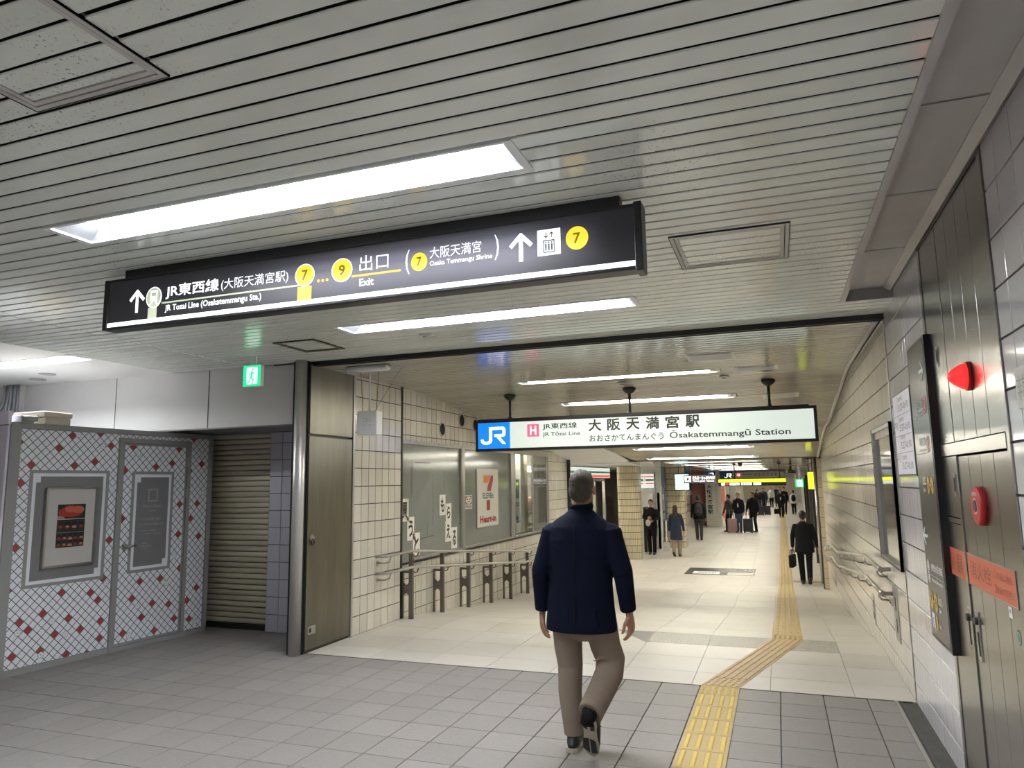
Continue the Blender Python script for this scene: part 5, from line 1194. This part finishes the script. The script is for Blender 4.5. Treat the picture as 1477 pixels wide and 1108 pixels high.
def head(b, c, mt, sc=1., yaw=0):
    R_ = Matrix.Rotation(yaw, 3, 'Z'); c = Vector(c); f = lambda x, y, z: tuple(c+R_ @ Vector((x, y, z))*sc)
    b.ellipsoid(c+R_ @ Vector((0, -.012, .02))*sc, (.077*sc, .094*sc, .098*sc), mt, 18, 12, R_)
    b.ellipsoid(c+R_ @ Vector((0, .022, -.045))*sc, (.058*sc, .066*sc, .072*sc), mt, 16, 10, R_)
    b.ellipsoid(c+R_ @ Vector((0, .040, -.092))*sc, (.030*sc, .030*sc, .022*sc), mt, 12, 8, R_)
    b.tube([f(0, .078, .02), f(0, .100, -.018), f(0, .098, -.032)], [(.010*sc,.010*sc), (.015*sc,.013*sc), (.013*sc,.009*sc)], mt, 8, round_ends=True)
    b.ellipsoid(f(0, .070, .038), (.055*sc, .022*sc, .012*sc), mt, 12, 8, R_)
    for s_ in (-1, 1): b.ellipsoid(f(s_*.079, -.008, -.012), (.010*sc, .020*sc, .032*sc), mt, 10, 8, R_)
def face_bits(root, c, sc=1., yaw=0):
    R_ = Matrix.Rotation(yaw, 3, 'Z'); c = Vector(c); f = lambda x, y, z: tuple(c+R_ @ Vector((x, y, z))*sc)
    b = B()
    for s_ in (-1, 1): b.ellipsoid(f(s_*.030, .072, .008), (.014*sc, .012*sc, .008*sc), 'eye_white', 10, 8, R_); b.ellipsoid(f(s_*.030, .082, .008), (.006*sc, .004*sc, .006*sc), 'ink', 8, 6, R_)
    b.build('eyes', root)
    b = B()
    for s_ in (-1, 1): b.tube([f(s_*.016, .084, .030), f(s_*.032, .084, .034), f(s_*.046, .074, .030)], .0035*sc, 'hair_black', 6)
    b.build('eyebrows', root)
    b = B(); b.tube([f(-.022, .082, -.062), f(0, .090, -.060), f(.022, .082, -.062)], .0045*sc, 'lips', 6, round_ends=True); b.build('mouth', root)
def hair(root, c, mt, sc=1., yaw=0, long=False, vox=.006, thin=False):
    R_ = Matrix.Rotation(yaw, 3, 'Z'); c = Vector(c); f = lambda x, y, z: c+R_ @ Vector((x, y, z))*sc
    b = B(); k = .95 if thin else 1.
    b.ellipsoid(f(0, -.022, .032), (.084*sc*k, .098*sc*k, .098*sc*k), mt, 18, 12, R_)
    b.ellipsoid(f(0, -.055, -.020), (.076*sc, .060*sc, .070*sc), mt, 16, 10, R_)
    b.ellipsoid(f(0, .040, .085), (.055*sc, .045*sc, .030*sc), mt, 14, 8, R_)
    if long:
        b.tube([f(0, -.05, .05), f(0, -.075, -.06), f(0, -.095, -.17), f(0, -.10, -.27)], [(.08*sc,.06*sc), (.088*sc,.06*sc), (.095*sc,.045*sc), (.06*sc,.02*sc)], mt, 14, side=tuple(R_ @ Vector((1,0,0))), round_ends=True)
    b.build('hair', root, remesh=vox*sc if vox else 0, smooth=2)

def person(name, label, loc, rz, H_, top, legs_m, hair_m, stride=.25, phase=1, vox=.012, coat=0., long=False, facing=False, armL=None, armR=None, shoe='shoe_black', slim=1., group=None, backpack=None, lean=.02, skirt=False, handy=True, stance=None, inner=None):
    """a standing or walking figure; local frame: +Y is the way the figure faces, z 0 the ground"""
    k = H_/1.72; t = thing(name, label, 'person', loc, group, local=True, rz=rz)
    V3 = lambda x, y, z: Vector((x*k, y*k, z*k))
    hipz = .90-.02*abs(stride); hc = V3(0, 0, 1.60)
    sh = [V3(-.165*slim, lean, 1.365), V3(.165*slim, lean, 1.365)]
    # legs: phase=1 left leg forward
    st = stride; ft = []
    for s_, sg in ((-1, phase), (1, -phase)):
        off = st*.5*sg
        hip = V3(s_*.09*slim, 0, hipz); ank = V3(s_*.075, off, .085 + (.07 if sg < 0 and st > .15 else 0)); kn = (hip+ank)/2+V3(0, .05+.03*(sg < 0), .02); ft.append((hip, kn, ank, sg))
    sw = -.35*st*phase
    aL = armL or (V3(-.225*slim, lean-sw*.5+.0, 1.12), V3(-.235*slim, lean-sw+.06, .86)); aR = armR or (V3(.225*slim, lean+sw*.5, 1.12), V3(.235*slim, lean+sw+.06, .86))
    aL = [Vector(q) if armL is None else V3(*q) for q in aL]; aR = [Vector(q) if armR is None else V3(*q) for q in aR]
    b = B(); sk = 'skin'
    b.tube([V3(0,0,.86), V3(0,0,1.0), V3(0,lean*.5,1.2), V3(0,lean,1.38), V3(0,lean,1.45)], [(.13*k,.09*k),(.12*k,.085*k),(.14*k,.09*k),(.13*k,.075*k),(.05*k,.05*k)], sk, 12, side=(1,0,0), round_ends=True)
    limb(b, [V3(0,lean,1.42), V3(0,lean+.005,1.52)], .052*k, sk)
    head(b, hc+V3(0,lean,0), sk, k)
    for s_, a in ((0, aL), (1, aR)): limb(b, [sh[s_], a[0], a[1]], [.045*k,.036*k,.025*k], sk, 10)
    for hip, kn, ank, sg in ft: limb(b, [hip, kn, ank], [.075*k,.05*k,.035*k], sk, 10)
    body = b.build('body', t, remesh=vox, smooth=2)
    if handy:
        for s_, a in ((-1, aL), (1, aR)):
            hb = B(); d = (a[1]-a[0]).normalized(); hand(hb, a[1]+d*.02*k, d, (-s_, .25, 0), sk, k, .45, 1 if s_ > 0 else -1); hb.build('hand', body)
    # trousers
    b = B(); b.tube([V3(0,0,.80), V3(0,0,.90), V3(0,0,1.02)], [(.155*k*slim,.11*k),(.165*k*slim,.118*k),(.15*k*slim,.105*k)], legs_m, 14, side=(1,0,0), round_ends=True)
    for hip, kn, ank, sg in ft: limb(b, [hip, hip*.6+kn*.4, kn, kn*.5+ank*.5+V3(0,-.012,0), ank+V3(0,0,-.015)], [.095*k,.088*k,.072*k,.066*k,.060*k], legs_m, 12)
    b.build('trousers', t, remesh=vox, smooth=3)
    # jacket or coat
    hem = .80-coat; b = B()
    b.tube([V3(0,0,hem), V3(0,0,hem+.06), V3(0,0,.98), V3(0,lean*.5,1.12), V3(0,lean,1.30), V3(0,lean,1.40), V3(0,lean,1.455), V3(0,lean,1.475)],
           [((.19+coat*.12)*k*slim,(.135+coat*.1)*k),((.192+coat*.1)*k*slim,.137*k),(.178*k*slim,.125*k),(.175*k*slim,.122*k),(.190*k*slim,.122*k),(.140*k*slim,.098*k),(.080*k,.07*k),(.06*k,.058*k)], top, 18, side=(1,0,0))
    for s_, a in ((0, aL), (1, aR)): limb(b, [sh[s_]+V3(0,0,-.01), (sh[s_]+a[0])/2, a[0], (a[0]+a[1])/2, a[1]+(a[0]-a[1])*.06], [.062*k,.060*k,.055*k,.048*k,.042*k], top, 12)
    b.build('jacket', t, remesh=vox, smooth=3)
    if inner:
        b = B(); b.ellipsoid(V3(0, .085, 1.20), (.07*k, .055*k, .22*k), inner); b.build('shirt', t)
    hair(t, hc+V3(0,lean,0), hair_m, k, 0, long, vox=max(.006, vox*.7))
    if vox < .02: face_bits(t, hc+V3(0,lean,0), k)
    for hip, kn, ank, sg in ft:
        b = B(); pit = .5 if (sg < 0 and st > .15) else 0; Rx = Matrix.Rotation(-pit, 3, 'X'); f = lambda x, y, z: tuple(ank+V3(0,0,-.045)+(Rx @ Vector((x, y, z)))*k)
        b.tube([f(0,-.075,.0), f(0,-.04,.012), f(0,.02,.012), f(0,.10,-.008), f(0,.17,-.016)], [(.030*k,.034*k),(.036*k,.050*k),(.040*k,.046*k),(.046*k,.032*k),(.034*k,.020*k)], shoe, 12, side=(1,0,0), round_ends=True)
        b.tube([f(0,-.09,-.034), f(0,0,-.034), f(0,.10,-.034), f(0,.185,-.032)], [(.030*k,.008*k),(.036*k,.008*k),(.046*k,.008*k),(.028*k,.008*k)], 'shoe_sole' if shoe == 'white_cloth' else 'black_metal', 12, side=(1,0,0), round_ends=True)
        b.build('shoe', t)
    if backpack:
        b = B(); b.tube([V3(0,-.17,.98), V3(0,-.19,1.05), V3(0,-.19,1.28), V3(0,-.17,1.38)], [(.11*k,.05*k),(.15*k,.08*k),(.14*k,.075*k),(.09*k,.04*k)], backpack, 14, side=(1,0,0), round_ends=True); bp = b.build('backpack', t, remesh=vox, smooth=2)
    return t, aL, aR

def briefcase(loc, rz, label, mt='black_cloth', w_=.38, h_=.27, name='briefcase', z0=0):
    t = thing(name, label, 'bag', loc, local=True, rz=rz)
    b = B(); b.box((-w_/2, -.045, z0), (w_/2, .045, z0+h_), mt); b.build('body', t, bevel=.015)
    b = B(); b.box((-w_/2+.02, -.05, z0+h_*.35), (w_/2-.02, .05, z0+h_*.4), mt); b.build('pocket_seam', t)
    b = B()
    for s_ in (-.03, .03): b.tube([(-.09, s_, z0+h_-.01), (-.08, s_, z0+h_+.07), (-.03, s_*.5, z0+h_+.11), (.03, s_*.5, z0+h_+.11), (.08, s_, z0+h_+.07), (.09, s_, z0+h_-.01)], .008, mt, 8)
    b.build('handle', t); return t
def suitcase(loc, rz, label, mt, h_=.56, ext=.42):
    t = thing('suitcase', label, 'suitcase', loc, local=True, rz=rz)
    b = B(); b.box((-.19, -.12, .05), (.19, .12, .05+h_), mt); b.build('shell', t, bevel=.03)
    b = B()
    for k in range(4): b.box((-.15+.085*k, -.126, .10), (-.12+.085*k, .126, h_), mt)
    b.build('ribs', t, bevel=.004)
    b = B(); b.tube([(-.08, .09, h_+.03), (-.08, .09, h_+ext), (.08, .09, h_+ext), (.08, .09, h_+.03)], .009, 'chrome', 8); b.build('pull_handle', t)
    for x in (-.15, .15):
        for y in (-.09, .09): b = B(); b.tube([(x-.015, y, .028), (x+.015, y, .028)], .028, 'black_metal', 12); b.build('wheel', t)
    return t

# ---- the man in the foreground, built to his own pose
mx, my = -1.19, 4.45
t = thing('person', 'man in navy jacket and khaki trousers walking away in the foreground, heel lifted', 'person', (mx, my, 0))
Q = lambda x, y, z: Vector((mx+x, my+y, z))
HC = Q(.012, .05, 1.575)
LH, LK, LA = Q(-.095, .01, .87), Q(-.10, .06, .48), Q(-.082, .03, .095)
RH, RK, RA = Q(.10, .0, .87), Q(.155, .075, .50), Q(.085, -.235, .285)
SL, EL, WL = Q(-.180, .02, 1.300), Q(-.262, .0, 1.06), Q(-.270, .05, .815)
SR, ER, WR = Q(.190, .02, 1.300), Q(.270, -.02, 1.07), Q(.285, .03, .835)
b = B(); sk = 'skin'
b.tube([Q(0,0,.84), Q(0,0,1.0), Q(0,.01,1.2), Q(0,.02,1.36), Q(0,.03,1.43)], [(.13,.09),(.12,.085),(.15,.09),(.14,.07),(.06,.055)], sk, 14, side=(1,0,0), round_ends=True)
limb(b, [Q(0,.03,1.40), Q(.005,.04,1.50)], .056, sk); head(b, HC, sk)
for a in ((SL, EL, WL), (SR, ER, WR)): limb(b, a, [.048,.04,.027], sk, 12)
limb(b, [LH, LK, LA], [.075,.05,.036], sk, 12); limb(b, [RH, RK, RA], [.075,.05,.036], sk, 12)
hand(b, WL+Vector((-.004,.0,-.02)), (-.06, .12, -1), (1, .2, 0), sk, 1.12, .55, 1)
hand(b, WR+Vector((.006,.0,-.02)), (.10, .08, -1), (-1, .25, 0), sk, 1.12, .6, -1)
b.build('body', t, remesh=.005, smooth=2)
hair(t, HC, 'hair_grey', 1.0, 0, vox=.006, thin=True); face_bits(t, HC)
# trousers: straight left leg, bent right leg
b = B(); km = 'khaki'
b.tube([Q(0,0,.76), Q(0,0,.84), Q(0,0,.95), Q(0,0,1.02)], [(.165,.12),(.19,.135),(.185,.13),(.165,.115)], km, 20, side=(1,0,0), round_ends=True)
b.tube([LH+Vector((0,0,.02)), Q(-.10,.025,.74), Q(-.105,.04,.60), LK, Q(-.098,.035,.33), Q(-.085,.02,.20), Q(-.078,.022,.105), Q(-.078,.022,.085)], [(.10,.11),(.098,.105),(.088,.092),(.078,.082),(.073,.078),(.064,.07),(.060,.066),(.060,.068)], km, 20, side=(1,0,0))
b.tube([RH+Vector((0,0,.02)), Q(.115,.02,.74), Q(.13,.045,.62), Q(.155,.07,.53), Q(.152,.035,.455), Q(.125,-.09,.375), Q(.10,-.185,.315), Q(.092,-.225,.290)], [(.10,.11),(.10,.105),(.094,.095),(.092,.088),(.088,.084),(.080,.080),(.075,.078),(.074,.078)], km, 20, side=(1,0,0))
random.seed(3)
for k in (1, 3):   # soft folds behind the bent knee
    z = .49+.045*k; b.tube([Q(.07,-.015-.006*k,z), Q(.13,-.022-.005*k,z+.02), Q(.20,-.0,z+.03)], [.006,.009,.005], km, 8, round_ends=True)
for z, x0, x1 in ((.74,.03,.15),):
    b.tube([Q(x0,-.035,z), Q((x0+x1)/2,-.048,z+.02), Q(x1,-.03,z+.05)], [.006,.010,.005], km, 8, round_ends=True)
b.build('trousers', t, remesh=.007, smooth=5)
# jacket
b = B(); nv = 'navy_wool'
b.tube([Q(-.005,-.005,.712), Q(-.005,-.005,.74), Q(-.005,0,.85), Q(0,0,1.0), Q(0,.01,1.14), Q(0,.015,1.25), Q(.003,.02,1.325), Q(.005,.025,1.375), Q(.005,.03,1.412), Q(.005,.035,1.445)],
       [(.222,.155),(.223,.156),(.212,.148),(.198,.138),(.205,.138),(.222,.138),(.214,.122),(.168,.100),(.112,.080),(.070,.066)], nv, 28, side=(1,0,0))
for s_, e_, w_ in ((SL, EL, WL), (SR, ER, WR)):
    b.tube([s_+Vector((0,0,.01)), s_*.65+e_*.35, e_, e_*.5+w_*.5, w_+(e_-w_)*.03, w_], [(.072,.078),(.068,.073),(.061,.064),(.055,.058),(.050,.055),(.050,.055)], nv, 18, side=(1,0,0), round_ends=False)
    b.ellipsoid(s_+Vector((0,0,-.01)), (.075,.078,.072), nv, 16, 10)
    for q_ in range(3):
        c = e_+(s_-e_)*(.12*q_-.1); b.tube([c+Vector((-.05,-.045,.0)), c+Vector((0,-.062,.015)), c+Vector((.045,-.04,.04))], [.004,.006,.004], nv, 8, round_ends=True)
for x0, z0, x1, z1 in ((-.07,.75,-.02,.95), (.075,.74,.05,.90), (.13,.74,.12,.86)):
    b.tube([Q(x0,-.125,z0), Q((x0+x1)/2,-.140,(z0+z1)/2), Q(x1,-.128,z1)], [.005,.009,.004], nv, 8, round_ends=True)
b.build('jacket', t, remesh=.007, smooth=4)
b = B(); b.tube([Q(.005+.068*math.cos(a), .035+.064*math.sin(a), 1.462+.006*math.sin(a)) for a in [math.pi*2*k/24 for k in range(25)]], [(.020,.009)]*25, nv, 8, side=(0,0,1), caps=False); b.build('collar', t)
b = B(); b.tube([Q(0,-.146,1.40-.04), Q(0,-.152,1.20), Q(0,-.146,1.0)], .0022, 'black_cloth', 6); b.tube([Q(-.004,-.158,.72), Q(.0,-.156,.86), Q(0,-.150,.94)], .003, 'black_cloth', 6); b.build('back_seam', t)
b = B(); b.tube([Q(.095,-.215,.31), Q(.084,-.232,.275), Q(.078,-.232,.235)], [.050,.044,.044], 'black_cloth', 14); b.build('sock', t)
b = B(); b.tube([Q(-.078,.022,.14), Q(-.080,.03,.08)], [.05,.042], 'black_cloth', 14); b.build('sock', t)
# shoes
def shoe(o, Rm_, par):
    f = lambda x, y, z: tuple(o+Rm_ @ Vector((x, y, z)))
    b = B(); b.tube([f(0,-.035,.055), f(0,-.02,.11)], [(.040,.045),(.036,.042)], 'shoe_black', 16, side=tuple(Rm_ @ Vector((1,0,0))))
    b.tube([f(0,-.078,.035), f(0,-.055,.048), f(0,.0,.062), f(0,.06,.055), f(0,.12,.040), f(0,.178,.032)], [(.030,.026),(.038,.040),(.041,.050),(.044,.040),(.048,.028),(.034,.018)], 'shoe_black', 18, side=tuple(Rm_ @ Vector((1,0,0))), round_ends=True)
    ob = b.build('shoe', par, remesh=.005, smooth=3)
    b = B(); pts = [(-.034,-.088),(-.040,-.05),(-.034,.0),(-.037,.05),(-.050,.11),(-.042,.165),(-.018,.198),(.018,.198),(.044,.165),(.052,.11),(.040,.05),(.036,.0),(.040,-.05),(.034,-.088),(.012,-.106),(-.012,-.106)]
    lo = [f(x, y, 0+.016*max(0, y-.1)/.1) for x, y in pts]; hi = [f(x*1.02, y*1.01, .026+.010*max(0, y-.1)/.1) for x, y in pts]
    for k in range(len(pts)): k2 = (k+1) % len(pts); b.face([lo[k], lo[k2], hi[k2], hi[k]], 'shoe_sole', True)
    b.face(lo, 'shoe_sole'); b.face(hi, 'shoe_sole'); b.build('sole', ob)
    b = B()   # dark rubber treads under the sole
    for q in ([(-.032,-.085),(-.036,-.03),(-.010,-.02),(-.012,-.08)], [(.032,-.085),(.036,-.03),(.010,-.02),(.012,-.08)], [(-.040,.06),(-.046,.15),(-.006,.17),(-.006,.05)], [(.040,.06),(.046,.15),(.006,.17),(.006,.05)]):
        d = lambda y: .016*max(0, y-.1)/.1
        b.hexa([f(x, y, -.003+d(y)) for x, y in q]+[f(x, y, .004+d(y)) for x, y in q], 'shoe_black')
    b.build('tread', ob)
    b = B(); b.tube([f(-.01,.05,.09), f(.01,.035,.10), f(.035,.03,.095)], .003, 'black_metal', 6); b.tube([f(.01,.04,.10), f(-.02,.03,.108), f(-.034,.05,.10)], .003, 'black_metal', 6); b.build('laces', ob)
shoe(Q(-.080, .045, .001), Matrix.Rotation(math.radians(4), 3, 'Z'), t)
Rr = Matrix.Rotation(math.radians(-8), 3, 'Z') @ Matrix.Rotation(math.radians(-60), 3, 'X')
shoe(Q(.078, -.205, .180), Matrix.Rotation(math.radians(12), 3, 'Y') @ Rr, t)

# ---- everybody else
g = LOW
p, aL, aR = person('person', 'man in black suit carrying a black briefcase, walking away by the right wall', (.47, 17.45, g), math.radians(0), 1.60, 'black_cloth', 'black_cloth', 'hair_black', .22, 1, .010, coat=.06, slim=1.12, armR=((.25,.0,1.12), (.30,.03,.87)))
briefcase((.47-.265, 17.50, g+.36), math.radians(78), 'black briefcase held low by the suited man near the right wall')
person('person', 'person all in black facing the viewer between the tiled columns', (-3.86, 23.3, g), math.pi, 1.72, 'black_cloth', 'black_cloth', 'hair_black', .10, 1, .012, facing=True, armL=((-.24,.05,1.14), (-.10,.24,1.06)), armR=((.24,.05,1.14), (.08,.22,1.14)))
b = B(); b.ellipsoid((-3.90, 22.90, g+1.0), (.08, .045, .11), 'white_cloth', 14, 10); tag(b.build('white_pouch'), 'small white pouch held in front by the person all in black', 'bag')
person('person', 'woman with long brown hair in a blue coat and beige trousers walking away', (-3.02, 22.7, g), math.radians(-4), 1.56, 'navy_cloth', 'beige_cloth', 'hair_brown', .22, -1, .012, coat=.24, long=True, slim=.98)
b = B(); b.box((-3.42, 22.66, g+.16), (-3.22, 22.78, g+.42), 'white_cloth'); b.tube([(-3.38,22.72,g+.41),(-3.36,22.72,g+.60),(-3.28,22.72,g+.60),(-3.26,22.72,g+.41)], .008, 'white_cloth', 6); tag(b.build('tote_bag', bevel=.01), 'white carrier bag hanging from the hand of the woman in the blue coat', 'bag')
person('person', 'person in a black jacket with a dark backpack walking away before the name column', (-2.97, 29.0, g), math.radians(6), 1.72, 'black_cloth', 'charcoal_cloth', 'hair_black', .18, 1, .016, backpack='charcoal_cloth', slim=1.1)
person('person', 'person in a dark green coat beside a pinkish suitcase', (-2.12, 33.8, g), math.radians(60), 1.66, 'olive_cloth', 'black_cloth', 'hair_black', .2, 1, .018)
suitcase((-1.98, 33.2, g), math.radians(10), 'pinkish suitcase standing next to the person in the green coat', 'pink_case')
person('person', 'person in jeans and open black jacket over a white shirt facing the viewer', (-1.70, 33.6, g), math.radians(172), 1.74, 'black_cloth', 'denim', 'hair_black', .12, 1, .018, inner='white_cloth')
suitcase((-1.33, 33.3, g), math.radians(-8), 'dark blue suitcase pulled by the person in jeans', 'navy_case')
person('person', 'person in a long black coat and black trousers right of the two suitcases', (-1.10, 33.9, g), math.radians(150), 1.76, 'black_cloth', 'black_cloth', 'hair_black', .10, -1, .018, coat=.10, slim=1.12, shoe='black_metal')
person('person', 'person in dark clothes behind the dark luggage in the far passage', (-1.13, 50.0, g), math.pi, 1.70, 'black_cloth', 'navy_cloth', 'hair_black', .1, 1, .025, handy=False)
person('person', 'person in dark blue jacket farther back beside the far luggage', (-.95, 52.0, g), math.pi, 1.74, 'navy_cloth', 'black_cloth', 'hair_black', .1, 1, .025, handy=False)
person('person', 'person in black leaning over the far luggage group, leftmost of it', (-1.40, 51.5, g), math.radians(120), 1.66, 'black_cloth', 'black_cloth', 'hair_black', .1, 1, .025, handy=False)
suitcase((-.72, 49.0, g), 0, 'dark suitcase at the right of the far luggage group', 'navy_case'); suitcase((-1.12, 48.6, g), 0, 'dark suitcase at the left of the far luggage group', 'charcoal_cloth' if 0 else 'navy_case')
person('person', 'man in dark suit and white shirt walking toward the viewer with a black bag', (.10, 46.5, g), math.pi, 1.68, 'black_cloth', 'black_cloth', 'hair_grey', .3, 1, .022, inner='white_cloth')
briefcase((-.16, 46.3, g+.22), math.pi/2*.3, 'black bag carried by the suited man walking toward the viewer', w_=.30, h_=.30)
person('person', 'taller man in dark suit just behind the suited man with the bag', (.33, 50.5, g), math.pi, 1.78, 'black_cloth', 'black_cloth', 'hair_black', .3, -1, .022, inner='white_cloth')
person('person', 'girl in a white top with a black backpack walking away at the far right', (.88, 49.5, g), 0, 1.58, 'white_cloth', 'black_cloth', 'hair_black', .2, 1, .022, backpack='black_cloth', shoe='white_cloth')
person('person', 'distant person in white top and black trousers, left of the far walkers', (-.55, 62.0, g), math.pi, 1.68, 'white_cloth', 'black_cloth', 'hair_black', .25, 1, .03, handy=False)
person('person', 'distant person in black right beside the far white-topped person', (-.15, 64.0, g), math.pi, 1.70, 'black_cloth', 'black_cloth', 'hair_black', .25, -1, .03, handy=False)
person('person', 'distant person in dark coat behind the two suited men', (.12, 60.0, g), math.pi, 1.70, 'charcoal_cloth', 'black_cloth', 'hair_black', .25, 1, .03, handy=False, inner='white_cloth')
person('person', 'most distant person in a white blouse near the end of the passage', (.45, 66.0, g), math.pi, 1.64, 'white_cloth', 'charcoal_cloth', 'hair_black', .2, 1, .03, handy=False)
